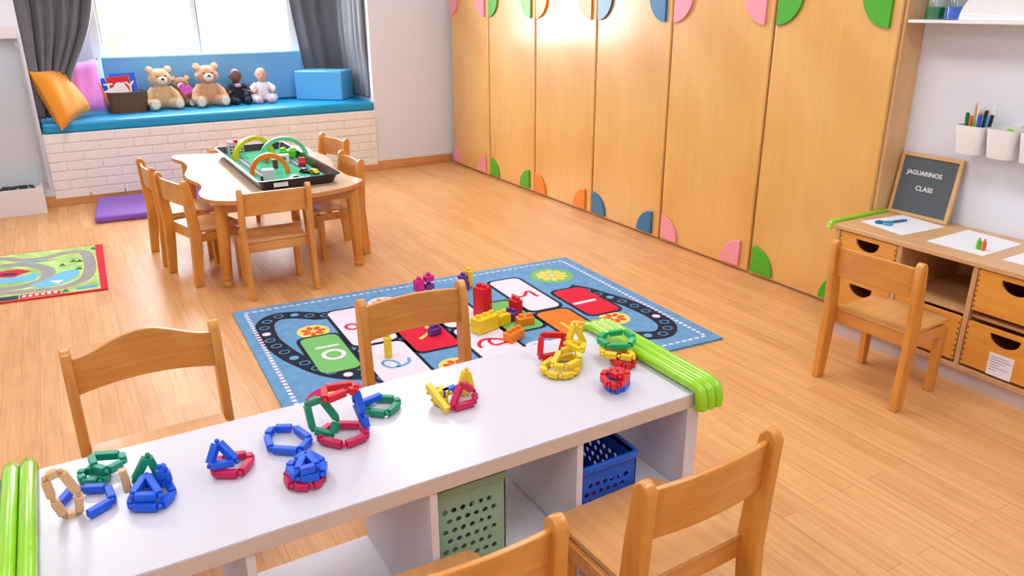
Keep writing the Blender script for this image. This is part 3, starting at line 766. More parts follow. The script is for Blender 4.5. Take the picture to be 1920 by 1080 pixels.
# scissors
t = thing('scissors', 'blue plastic child scissors on the paper sheet', 'scissors', (-.075, -4.842, .5306), rotz=-.2)
MB().tube([(-.075+.018*math.cos(a), .014+.015*math.sin(a), .005) for a in [2*PI*k/16 for k in range(16)]], .0055, seg=8, closed=True).tube([(-.06, .008, .005), (-.03, .002, .005), (0, 0, .005)], .005).build('handle', 'c_blue', t)
MB().tube([(-.06+.018*math.cos(a), -.020+.015*math.sin(a), .005) for a in [2*PI*k/16 for k in range(16)]], .0055, seg=8, closed=True).tube([(-.045, -.012, .005), (-.02, -.002, .005), (0, 0, .005)], .005).build('handle', 'c_cyan', t)
MB().prism([(-.01, -.008), (.065, -.005), (.07, 0), (.065, .006), (-.01, .008)], .002, .009).build('blade', 'c_blue', t)
# crayons
def crayon(x, y, rz, col, label):
    t = thing('crayon', label, 'crayon', (x, y, .5306), rz, 'crayons on the paper sheet')
    MB().lathe([(.0085, 0), (.009, .002), (.009, .036), (.006, .038)], 12).build('barrel', col, t)
    MB().lathe([(.006, .037), (.002, .050)], 12).build('tip', col, t)
crayon(-.150, -5.272, .12, 'c_cgreen', 'green crayon standing on the paper sheet, left of the orange one'); crayon(-.152, -5.294, .02, 'c_coral', 'orange crayon standing on the paper sheet, right of the green one')
# lime foam edging at the left end of the desk
m = MB(); m.tube([(-.325, -4.684, .50), (-.32, -4.684, .525), (-.30, -4.684, .532), (.0, -4.686, .532), (.145, -4.688, .532)], .0125, seg=10)
tag(m.build('foam_edging', 'lime', smooth=60), 'single lime green foam edging on the left end of the drawer desk', 'foam edging')

# letter board
t = thing('letter_board', 'grey felt letter board in an oak frame leaning on the wall', 'letter board', (.088, -4.842, .5295))
t.rotation_euler = (0, 0, 0)
hw, hb = .150, .295
tilt = math.radians(9)
T_ = Matrix.Translation((0, 0, 0)) @ Matrix.Rotation(tilt, 4, 'Y') @ Matrix(((0, 0, -1, 0), (1, 0, 0, 0), (0, 1, 0, 0), (0, 0, 0, 1)))
# local board coords: x -> world Y (+ = away to the left in view), y -> up, z -> toward room
m = MB(); m.prism([(-hw, 0), (hw, 0), (hw, hb), (-hw, hb)], -.01, .008, 0, T_, holes=[[(-hw+.017, .017), (hw-.017, .017), (hw-.017, hb-.017), (-hw+.017, hb-.017)]])
m.build('board_frame', 'oak', t, bevel=.001)
m = MB(); m.prism([(-hw+.016, .016), (hw-.016, .016), (hw-.016, hb-.016), (-hw+.016, hb-.016)], -.008, .001, 0, T_)
k = .02
while k < hb-.02:
    m.prism([(-hw+.017, k), (hw-.017, k), (hw-.017, k+.0045), (-hw+.017, k+.0045)], 0, .0028, 0, T_); k += .0085
m.build('felt_panel', 'felt', t)
for txt, sz, cx, cy in (('JAGUARINOS', .029, .018, .205), ('CLASS', .031, .0, .135)):
    V, F = text_mesh(txt, sz, .001)
    m = MB(); m.add(V, F, 0, T_ @ Matrix.Translation((cx, cy, .0045)) @ Matrix.Diagonal((-1, 1, 1, 1)))
    m.build('lettering', 'letter', t)

# wall shelf with jars and white rack
t = thing('wall_shelf', 'thin white wall shelf above the letter board', 'shelf', (.07, -5.2, 1.403))
MB().box((-.085, -.55, 0), (.079, .50, .013)).build('shelf_board', 'white', t, bevel=.002)
for (yy, cc, lab) in ((-4.765, 'c_dgreen', 'clear jar with green contents at the left end of the shelf'), (-4.86, 'c_royal', 'clear jar with blue contents between the green jar and the white rack')):
    t = thing('paint_jar', lab, 'jar', (.07, yy, 1.4165), group='jars on the wall shelf')
    MB().lathe([(.040, 0), (.041, .005), (.041, .10), (.036, .11), (.036, .125), (.034, .125), (.034, .11), (.039, .1), (.039, .003)], 24).build('jar_glass', 'jar', t)
    MB().lathe([(.038, .0035), (.0385, .048), (.03, .052)], 24).build('jar_contents', cc, t)
    MB().lathe([(.039, .118), (.039, .135), (.03, .137)], 24).build('lid', cc, t)
t = thing('white_rack', 'white rack with a rounded front corner on the wall shelf', 'rack', (.045, -5.24, 1.4165))
P = [(.35, 0)]+[(.35-.10*(1-math.cos(a)), .11*math.sin(a)) for a in [PI/2*k/10 for k in range(11)]]+[(-.4, .11), (-.4, 0)]
MB().prism(P, 0, .008, 0, Matrix(((0, 0, 1, 0), (1, 0, 0, 0), (0, 1, 0, 0), (0, 0, 0, 1)))).build('front_panel', 'white', t, bevel=.002)
MB().box((.008, -.4, 0), (.095, .33, .006)).build('base_panel', 'white', t)
s = MB()
for k, c_ in enumerate(('rugyel', 'c_lightgrey', 'rugpink', 'rugyel')):
    o = MB().box((-.03, -.035, 0), (.03, .035, .125)).build('card_box', c_, loc=(.09, -4.985-k*.085, 1.4228), bevel=.003)
    tag(o, ['yellow card box at the left end inside the white rack', 'pale grey card box inside the white rack', 'pink card box inside the white rack', 'yellow card box inside the white rack beyond the pink one'][k], 'box', 'card boxes in the white rack')

# wall pots -------------------------------------------------------
def pot(yc, label):
    t = thing('wall_pot', label, 'pot', (.084, yc, .868), group='white pots hanging on the right wall')
    def loop(s, z): return [(p[0], p[1], z) for p in rrect(-.062*s, -.062*s, .062*s, .062*s, .018, 4)]
    prof = [(.80, 0), (.82, .004), (1.0, .122), (.97, .122), (.80, .008)]
    V = []; F = []; n = len(loop(1, 0))
    for (s_, z) in prof: V += loop(s_, z)
    for i in range(len(prof)-1):
        for k in range(n): l = (k+1) % n; F.append((i*n+k, i*n+l, (i+1)*n+l, (i+1)*n+k))
    F.append(tuple(range(n))[::-1]); F.append(tuple(4*n+k for k in range(n)))
    m = MB().add(V, F); m.build('pot_body', 'white', t)
    MB().box((.055, -.02, .10), (.0655, .02, .135)).build('hanging_tab', 'white', t)
    return t
for yv, lab in ((-5.037, 'white wall pot full of pencils and markers'), (-5.172, 'white wall pot with one green item, right of the pencil pot'), (-5.307, 'white wall pot cut off by the right edge of the photo')): pot(yv, lab)
pens = [(-.04, .035, .137, 'c_dgreen', 'green', 'marker'), (-.035, .02, .125, 'c_coral', 'orange', 'marker'), (.0, .018, .178, 'oak', 'yellow', 'pencil'), (-.03, .003, .120, 'c_cgreen', 'bright green', 'pencil'), (.005, .0, .152, 'c_coral', 'pale red', 'pencil'),
        (.0, -.013, .155, 'c_grey', 'grey', 'pencil'), (-.03, -.018, .13, 'c_royal', 'dark blue', 'marker'), (0, -.03, .150, 'navy', 'navy', 'marker'), (0, -.043, .152, 'c_cyan', 'light blue', 'pencil'), (.02, -.052, .168, 'black', 'black', 'marker')]
for (dx, dy, h, m_, cn, kind) in pens:
    t = thing('pencil' if kind == 'pencil' else 'marker_pen', '%s %s standing in the first white wall pot' % (cn, kind), kind, (.084+dx*.55, -5.037+dy*.72, .877), group='pens in the first wall pot')
    t.rotation_euler = (-dy*1.5, dx*.8, 0)
    h += .028; r = .0052 if kind == 'pencil' else .0068
    if kind == 'pencil':
        MB().lathe([(r, 0), (r, h-.02)], 6).build('pencil_barrel', m_, t); MB().lathe([(r, h-.02), (.0012, h)], 10).build('pencil_tip', 'oak', t)
    else:
        MB().lathe([(r, 0), (r, h-.035)], 12).build('pen_barrel', m_, t); MB().lathe([(r*1.15, h-.035), (r*1.15, h-.004), (r*.6, h)], 12).build('pen_cap', m_ if cn != 'black' else 'white', t)
o = MB().ball((0, 0, 0), (.02, .028, .05)).build('toy_leaf', 'c_cgreen', loc=(.06, -5.19, .945)); tag(o, 'bright green item inside the second white wall pot', 'toy')

# ================================================================== CHAIRS
def make_chair(name, label, hump=.006, wid=.355, hump_sharp=False, H=.605):
    t = thing(name, label, 'chair', group='beech child chairs')
    hw = wid/2
    for s in (-1, 1):
        # rear post in side profile (y,z), leaning back above the seat and splaying back at the foot
        C = [(-.020, 0), (-.008, .15), (.002, .30), (-.008, .45), (-.020, H-.02)]
        wd = [.024, .028, .030, .028, .023]
        P = [(C[i][0]-wd[i], C[i][1]) for i in range(5)]
        P += [(C[4][0]-.014, H-.006), (C[4][0]-.003, H), (C[4][0]+.010, H-.004)]
        P += [(C[i][0]+wd[i], C[i][1]) for i in range(4, -1, -1)]
        m = MB(); m.prism(P, s*hw-.014, s*hw+.014, 0, Matrix(((0, 0, 1, 0), (1, 0, 0, 0), (0, 1, 0, 0), (0, 0, 0, 1))))
        m.build('leg', 'beech', t, bevel=.006, seg=3)
        m = MB(); x = s*(hw-.024)
        V = [(x-.016, .232, 0), (x+.016, .232, 0), (x+.016, .262, 0), (x-.016, .262, 0), (x-.016, .232, .285), (x+.016, .232, .285), (x+.016, .276, .285), (x-.016, .276, .285)]
        m.add(V, [(0, 3, 2, 1), (4, 5, 6, 7), (0, 1, 5, 4), (1, 2, 6, 5), (2, 3, 7, 6), (3, 0, 4, 7)])
        m.build('leg', 'beech', t, bevel=.005, seg=2)
    # seat: slightly dished plywood
    m = MB(); nx, ny = 10, 10; V = []; F = []
    for zz in (0, 1):
        for j in range(ny+1):
            for i in range(nx+1):
                u = i/nx*2-1; v = j/ny
                y = .02+.29*v; xx = u*(hw-.016 if v < .85 else (hw-.016)*(1-.06*((v-.85)/.15)**2))
                z = .300-.010*math.sin(PI*min(1, v*1.1))*(1-u*u)+(-.008*max(0, v-.85)/.15)
                V.append((xx, y, z+(.012 if zz else 0)))
    q = (nx+1)*(ny+1)
    for j in range(ny):
        for i in range(nx):
            a = j*(nx+1)+i; F.append((a, a+nx+1, a+nx+2, a+1)); F.append((q+a, q+a+1, q+a+nx+2, q+a+nx+1))
    edge = [i for i in range(nx+1)]+[(j+1)*(nx+1)-1 for j in range(1, ny+1)]+[ny*(nx+1)+i for i in range(nx-1, -1, -1)]+[j*(nx+1) for j in range(ny-1, 0, -1)]
    for k in range(len(edge)): a = edge[k]; b = edge[(k+1) % len(edge)]; F.append((a, b, b+q, a+q))
    m.add(V, F); m.build('seat', 'seatw', t, smooth=50)
    m = MB(); m.box((-hw+.012, .022, .245), (hw-.012, .038, .297)); m.build('rail', 'beech_x', t, bevel=.002)
    m = MB(); m.box((-hw+.03, .245, .25), (hw-.03, .26, .289)); m.build('rail', 'beech_x', t, bevel=.002)
    for s in (-1, 1): MB().box((s*(hw-.012)-.007, .03, .25), (s*(hw-.012)+.007, .255, .293)).build('rail', 'beech_x', t, bevel=.002)
    # back rest, bent backwards in plan, arched top
    m = MB(); n = 20; V = []
    for i in range(n+1):
        u = i/n*2-1; x = u*(hw-.010); by = -.016-.020*(1-u*u)
        if hump_sharp: tp = H-.035+hump*(.5+.5*math.cos(PI*u)); bt = H-.145+.014*(1-u*u)
        else: tp = H-.028+hump*(1-u*u); bt = H-.148+hump*.7*(1-u*u)
        for (dy, z) in ((.006, bt), (-.007, bt), (-.013, tp), (0, tp)): V.append((x, by+dy+.006, z))
    F = [(0, 1, 2, 3), tuple(n*4+k for k in (3, 2, 1, 0))]
    for i in range(n):
        for k in range(4): l = (k+1) % 4; F.append((i*4+k, i*4+l, (i+1)*4+l, (i+1)*4+k))
    m.add(V, F); m.build('backrest', 'beech_x', t, bevel=.0025)
    return t
R = math.radians
c0 = make_chair('child_chair', 'beech child chair with its back to the camera at the wavy table')
c0.location = (-2.43, -2.865, .0005)
def place(x, y, rz, label, z=.0005, s=1.0): return dup(c0, (x, y, z), R(rz), label, scale=(s, s, s))
place(-2.845, -2.345, -75, 'beech child chair at the left side of the wavy table, nearer one')
place(-2.915, -1.855, -86, 'beech child chair at the left side of the wavy table, nearest the purple mat')
place(-1.812, -2.25, 90, 'beech child chair at the right side of the wavy table, nearer one')
place(-1.67, -1.48, 100, 'beech child chair at the right side of the wavy table, nearest the wardrobes')
place(-2.29, -1.06, 168, 'small beech child chair tucked at the far end of the wavy table', s=.86)
place(-.715, -5.215, -88, 'beech child chair facing the drawer desk')
place(-2.437, -4.735, 180, 'beech child chair standing on the hopscotch rug behind the white table', z=.011)
place(-2.297, -5.931, 2, 'beech child chair at the near side of the white table, on the right', s=1.03)
place(-2.868, -5.931, -2, 'beech child chair at the near side of the white table, left of the other one', s=1.03)
ch = make_chair('child_chair', 'beech child chair with a high arched back, left behind the white table', .045, .395, True)
ch.location = (-3.245, -4.645, .0005); ch.rotation_euler = (0, 0, PI)

# ================================================================== WAVY TABLE
TZ = .51
outl = [(-2.714, -1.214), (-2.697, -1.311), (-2.669, -1.415), (-2.668, -1.583), (-2.698, -1.741), (-2.725, -1.856), (-2.729, -1.962), (-2.711, -2.077), (-2.690, -2.189), (-2.702, -2.311), (-2.731, -2.40), (-2.741, -2.512), (-2.71, -2.63), (-2.604, -2.715), (-2.387, -2.752), (-2.158, -2.765), (-1.967, -2.704), (-1.850, -2.600), (-1.838, -2.535), (-1.868, -2.43), (-1.872, -2.29), (-1.866, -2.135), (-1.826, -1.984), (-1.80, -1.827), (-1.79, -1.66), (-1.82, -1.50), (-1.80, -1.36), (-1.82, -1.24), (-1.92, -1.17), (-2.10, -1.20), (-2.30, -1.225), (-2.46, -1.205), (-2.62, -1.14), (-2.69, -1.15)]
t = thing('wavy_table', 'maple child table with wavy edges and round beech legs', 'table', (-2.28, -1.95, 0))
P = [(p[0]+2.28, p[1]+1.95) for p in catmull(outl, 4, True)]
m = MB(); m.prism(P, TZ-.024, TZ-.001, 1); m.prism([(p[0]*.997, p[1]*.997) for p in P], TZ-.0012, TZ, 0)
m.build('tabletop', ['tabletop', 'tableedge'], t, smooth=30)
m = MB()
for (a, b) in (((-.36, -.68), (.36, -.655)), ((-.36, .62), (.36, .645)), ((-.375, -.66), (-.35, .63)), ((.35, -.66), (.375, .63))): m.box((a[0], a[1], TZ-.085), (b[0], b[1], TZ-.024))
m.build('apron', 'tableedge', t, bevel=.002)
for (x, y, dx, dy) in ((-.375, -.625, -.02, -.02), (.36, -.655, .01, -.01), (-.36, .60, 0, 0), (.33, .60, 0, 0)):
    pr = [(.026, 0), (.029, .004), (.029, .030), (.026, .033), (.0285, .036), (.0285, .062), (.027, .066), (.029, .07), (.034, .30), (.035, TZ-.024)]
    T_ = Matrix(((1, 0, -dx/TZ, x+dx), (0, 1, -dy/TZ, y+dy), (0, 0, 1, 0), (0, 0, 0, 1)))
    MB().lathe(pr, 24, 0, T_).build('leg', 'beech', t, smooth=50)

# tray on the table
t = thing('play_tray', 'black plastic play tray with green turf and toy roads', 'tray', (-2.213, -1.965, TZ+.0005))
m = MB(); w0, l0, w1, l1 = .205, .60, .228, .632
V = []
for (ww, ll, z) in ((w0, l0, 0), (w1, l1, .055), (w1+.012, l1+.012, .055), (w1+.012, l1+.012, .060), (w1-.004, l1-.004, .060), (w0-.004, l0-.004, .004)):
    V += [(p[0], p[1], z) for p in rrect(-ww, -ll, ww, ll, .03, 4)]
n = len(V)//6; F = []
for i in range(5):
    for k in range(n): l = (k+1) % n; F.append((i*n+k, i*n+l, (i+1)*n+l, (i+1)*n+k))
F.append(tuple(range(n))[::-1]); F.append(tuple(5*n+k for k in range(n)))
m.add(V, F); m.build('tray_body', 'trayrim', t)
m = MB(); m.prism(rrect(-w0, -l0, w0, l0, .03, 4), .004, .016); m.build('turf', 'grass', t)
m = MB()
def rb(P, wd, z0, z1, mi):
    for i in range(len(P)-1):
        a = Vector(P[i]); b = Vector(P[i+1]); d = (b-a).normalized(); nn = Vector((-d.y, d.x))*wd
        m.prism([tuple(a+nn), tuple(b+nn), tuple(b-nn), tuple(a-nn)], z0, z1, mi)
for P in ([(-.13, .42), (-.13, -.42), (-.05, -.50), (.10, -.50), (.15, -.42), (.15, .40)],):
    rb(P, .026, .015, .0175, 0)
    for i in range(22): m.box((-.134, .38-i*.036, .017), (-.126, .395-i*.036, .0185), 1)
    for i in range(22): m.box((.146, .38-i*.036, .017), (.154, .395-i*.036, .0185), 1)
m.build('toy_road', ['asphalt', 'white'], t)
MB().box((-.15, -.636, .02), (-.07, -.632, .045)).build('name_sticker', 'c_lightgrey', t)
TB = TZ+.0168
def arch(cx, cy, R_, rot, mt, lab, hs=1.0, r=.012):
    # rectangular-section arch as prism
    P = [(R_*math.cos(a), hs*R_*math.sin(a)) for a in [PI*k/24 for k in range(25)]]+[((R_-.026)*math.cos(a), hs*(R_-.026)*math.sin(a)) for a in [PI-PI*k/24 for k in range(25)]]
    m = MB(); m.prism(P, -.017, .017, 0, XF((0, 0, 0), (PI/2, 0, 0)))
    tag(m.build('toy_arch', mt, loc=(cx, cy, TB), rotz=rot, bevel=.002, smooth=40), lab, 'toy arch', 'wooden arches in the play tray')
arch(-2.245, -1.60, .155, .38, 'c_limey', 'yellow-green toy arch at the back of the play tray', .9)
arch(-2.095, -1.80, .160, -.1, 'c_mint', 'mint green toy arch in the middle of the play tray', .95)
arch(-2.29, -2.215, .118, -.12, 'c_orange', 'orange toy arch, front one in the play tray', 1.1)
def car(name, x, y, rz, col, L_, W_, H_, lab, group='toy vehicles in the play tray'):
    t = thing(name, lab, 'toy car', (x, y, TB), rz, group)
    m = MB(); P = [(-L_/2, .006), (-L_/2, H_*.5), (-L_*.32, H_*.55), (-L_*.22, H_), (L_*.2, H_), (L_*.34, H_*.58), (L_/2, H_*.48), (L_/2, .006)]
    m.prism(P, -W_/2, W_/2, 0, XF((0, 0, 0), (PI/2, 0, 0))); m.build('car_body', col, t, bevel=.003)
    for sx in (-1, 1):
        for sy in (-1, 1): MB().lathe([(.008, -.003), (.008, .003)], 12, 0, XF((sx*L_*.3, sy*W_/2, .008), (PI/2, 0, 0))).build('wheel', 'black', t)
    MB().box((-L_*.2, -W_/2-.0006, H_*.6), (L_*.18, W_/2+.0006, H_*.88)).build('car_window', 'black', t)
car('toy_truck', -2.19, -1.70, 1.2, 'c_wine', .07, .035, .035, 'dark red and black toy truck beneath the arches')
car('toy_car', -2.05, -2.06, 1.3, 'c_red', .06, .04, .055, 'red toy bus on the right side of the tray')
car('toy_car', -2.055, -2.33, 1.9, 'c_limey', .08, .035, .028, 'yellow-green toy car in the front right of the tray')
car('toy_car', -2.10, -2.28, 1.9, 'black', .06, .03, .028, 'black and white toy car beside the yellow-green car')
car('toy_car', -2.20, -2.44, .15, 'white', .08, .035, .028, 'white toy car at the near edge of the tray')
# green rounded hill-shaped toy house
m = MB(); m.box((-.055, -.035, 0), (.055, .035, .05)); m.ball((-.03, 0, .052), (.024, .03, .016)); m.ball((.028, 0, .05), (.026, .03, .014))
tag(m.build('toy_building', 'c_cgreen', loc=(-2.045, -1.72, TB), rotz=-.35, bevel=.008, seg=3), 'bright green toy building under the mint arch', 'toy building')
t = thing('toy_bridge', 'white and wooden toy bridge behind the orange arch', 'toy bridge', (-2.155, -1.86, TB), -.2)
MB().box((-.075, -.02, .035), (.075, .02, .05)).build('bridge_deck', 'white', t, bevel=.003)
for s in (-1, 1): MB().box((s*.065-.01, -.02, 0), (s*.065+.01, .02, .036)).build('bridge_pier', 'c_coral' if s < 0 else 'white', t)
m = MB(); m.box((-.034, -.03, 0), (.034, .03, .075)); t = thing('toy_building', 'white cube toy building at the near edge of the tray', 'toy building', (-2.345, -2.42, TB), -.15)
m.build('building_walls', 'c_lightgrey', t, bevel=.004); MB().box((-.045, -.02, 0), (-.034, .02, .04)).build('building_door', 'black', t)
t = thing('toy_building', 'red and white patterned toy building in the far left corner of the tray', 'toy building', (-2.325, -1.42, TB), .1)
MB().box((-.05, -.03, 0), (.05, .03, .07)).build('building_walls', 'c_lightgrey', t, bevel=.002)
m = MB()
for i in range(5):
    for j in range(3): m.box((-.044+i*.019, -.0312, .01+j*.02), (-.034+i*.019, -.029, .022+j*.02))
m.build('building_windows', 'black', t)
MB().box((-.045, -.03, .07), (.045, .03, .088)).build('building_roof', 'dollp', t, bevel=.002); MB().ball((0, -.02, .09), .016, seg=10).build('bell', 'c_red', t)
t = thing('toy_tree', 'small brown wooden post under the orange arch', 'toy post', (-2.215, -2.05, TB), .1)
MB().box((-.014, -.012, 0), (.014, .012, .05)).build('post', 'c_brown', t, bevel=.002); MB().box((-.02, -.014, .05), (.02, .014, .058)).build('post_cap', 'c_grey', t)

# ================================================================== WHITE ACTIVITY TABLE
H = .53
t = thing('activity_table', 'white activity table with open cells in the foreground', 'table', (-2.795, -5.372, 0)); ox, oy = -2.795, -5.372
def Q(lo, hi, m): return m.box((lo[0]-ox, lo[1]-oy, lo[2]), (hi[0]-ox, hi[1]-oy, hi[2]))
TX0, TX1, TY0, TY1 = -3.59, -2.0, -5.612, -5.132
Q((TX0, TY0, H-.002), (TX1, TY1, H), Q((TX0, TY0, H-.04), (TX1, TY1, H-.0025), MB())).build('tabletop', ['tabwhite'], t, bevel=.0015)
Q((TX0+.001, TY0-.0012, H-.039), (TX1-.001, TY0, H-.003), MB()).build('edge_band', 'tabedge', t)
m = MB()
for k, xv in enumerate((-3.59, -3.18, -2.787, -2.394, -2.04)):
    wv = .04 if k in (0, 4) else .018
    Q((xv, TY0+.002, .06), (xv+wv, TY1-.002, H-.04), MB()).build('side_panel' if k in (0, 4) else 'divider', 'cellwhite', t, bevel=.001)
Q((TX0, TY0+.001, .03), (TX1, TY1-.001, .06), MB()).build('bottom_panel', 'cellwhite', t, bevel=.001)
Q((TX0+.03, TY0+.03, 0), (TX1-.03, TY1-.03, .03), MB()).build('plinth', 'cellwhite', t)
# foam noodles over both ends
def noodles(xs, label, r=.0165, sx=1):
    t = thing('foam_edging', label, 'foam edging', (xs[0], -5.372, 0))
    for k, xv in enumerate(xs):
        x = xv-xs[0]; y0 = TY0+5.372; y1 = TY1+5.372; zt = H+.0175 
        P = [(x, y0-.018, H-.040), (x, y0-.020, H-.015), (x, y0-.012, zt-.006), (x, y0+.02, zt), (x, (y0+y1)/2, zt), (x, y1-.02, zt), (x, y1+.012, zt-.006), (x, y1+.02, H-.02), (x, y1+.018, H-.05)]
        MB().tube(P, r, seg=14).build('foam_tube', 'lime', t, smooth=70)
noodles([-2.016, -1.988, -1.960], 'lime green foam tubes along the right end of the white table')
noodles([-3.535, -3.568, -3.61], 'green foam tubes along the left end of the white table', sx=-1)
# baskets in the cells
def basket(x0, x1, y0, y1, z0, z1, col, label):
    cx, cy = (x0+x1)/2, (y0+y1)/2
    t = thing('plastic_basket', label, 'basket', (cx, cy, z0)); w, l, h = (x1-x0)/2, (y1-y0)/2, z1-z0
    def wall(L_, T_):
        holes = []; n = int(L_*2/.027); nr = max(3, int(h/.032))
        for j in range(nr):
            for i in range(n):
                u = -L_+.02+(i+.5*(j % 2))*(2*L_-.04)/n
                if u < L_-.018: holes.append(ell(u, .028+j*(h-.06)/nr, .0075, .0075, 8))
        m = MB(); m.prism([(-L_, 0), (L_, 0), (L_, h), (-L_, h)], 0, .003, 0, T_, holes=holes); return m
    s = MB()
    for (L_, loc, rz) in ((w, (0, -l, 0), 0), (w, (0, l-.003, 0), 0), (l, (-w, 0, 0), PI/2), (l, (w-.003, 0, 0), PI/2)):
        T_ = XF(loc, (0, 0, rz)) @ Matrix(((1, 0, 0, 0), (0, 0, 1 if rz == 0 else -1, 0), (0, 1, 0, 0), (0, 0, 0, 1)))
        q = wall(L_, T_); s.add(q.v, q.f)
    s.box((-w, -l, 0), (w, l, .004)); s.build('basket_body', col, t)
    MB().prism(rrect(-w-.007, -l-.007, w+.007, l+.007, .012, 3), h-.014, h+.004, 0, None, holes=[rrect(-w+.003, -l+.003, w-.003, l-.003, .01, 3)]).build('basket_rim', col, t, bevel=.002)
    return t
basket(-2.37, -2.195, -5.595, -5.30, .2405, .40, 'c_royal', 'blue perforated basket in the right cell of the white table')
o = MB().box((-.37/2, -.02, 0), (.165, .0, 0)).v
m = MB(); m.box((-.165, -.225, -.008), (.165, .225, 0)); tag(m.build('cell_shelf', 'cellwhite', loc=(-2.208, -5.372, .2400)), 'white shelf inside the right cell under the blue basket', 'shelf')
m = MB(); m.box((-.185, -.225, -.008), (.185, .225, 0)); tag(m.build('cell_shelf', 'cellwhite', loc=(-2.582, -5.372, .2000)), 'white shelf inside the middle cell under the pale green basket', 'shelf')
M['palegreen'] = mat('pale_green_plastic', (150, 186, 160), .45)
basket(-2.755, -2.575, -5.57, -5.30, .2005, .455, 'palegreen', 'pale green perforated basket in the middle cell of the white table')
for k in range(6):
    o = MB().ball((0, 0, 0), .024, seg=12).build('plastic_ball', 'c_crimson', loc=(-2.345+.05*(k % 3), -5.55+.055*(k//3), .2405+.004+.025)); tag(o, ['crimson ball at the front left of the blue basket', 'crimson ball at the front middle of the blue basket', 'crimson ball at the front right of the blue basket', 'crimson ball in the second row of the blue basket, left', 'crimson ball in the second row of the blue basket, middle', 'crimson ball in the second row of the blue basket, right'][k], 'ball', 'crimson balls in the blue basket')

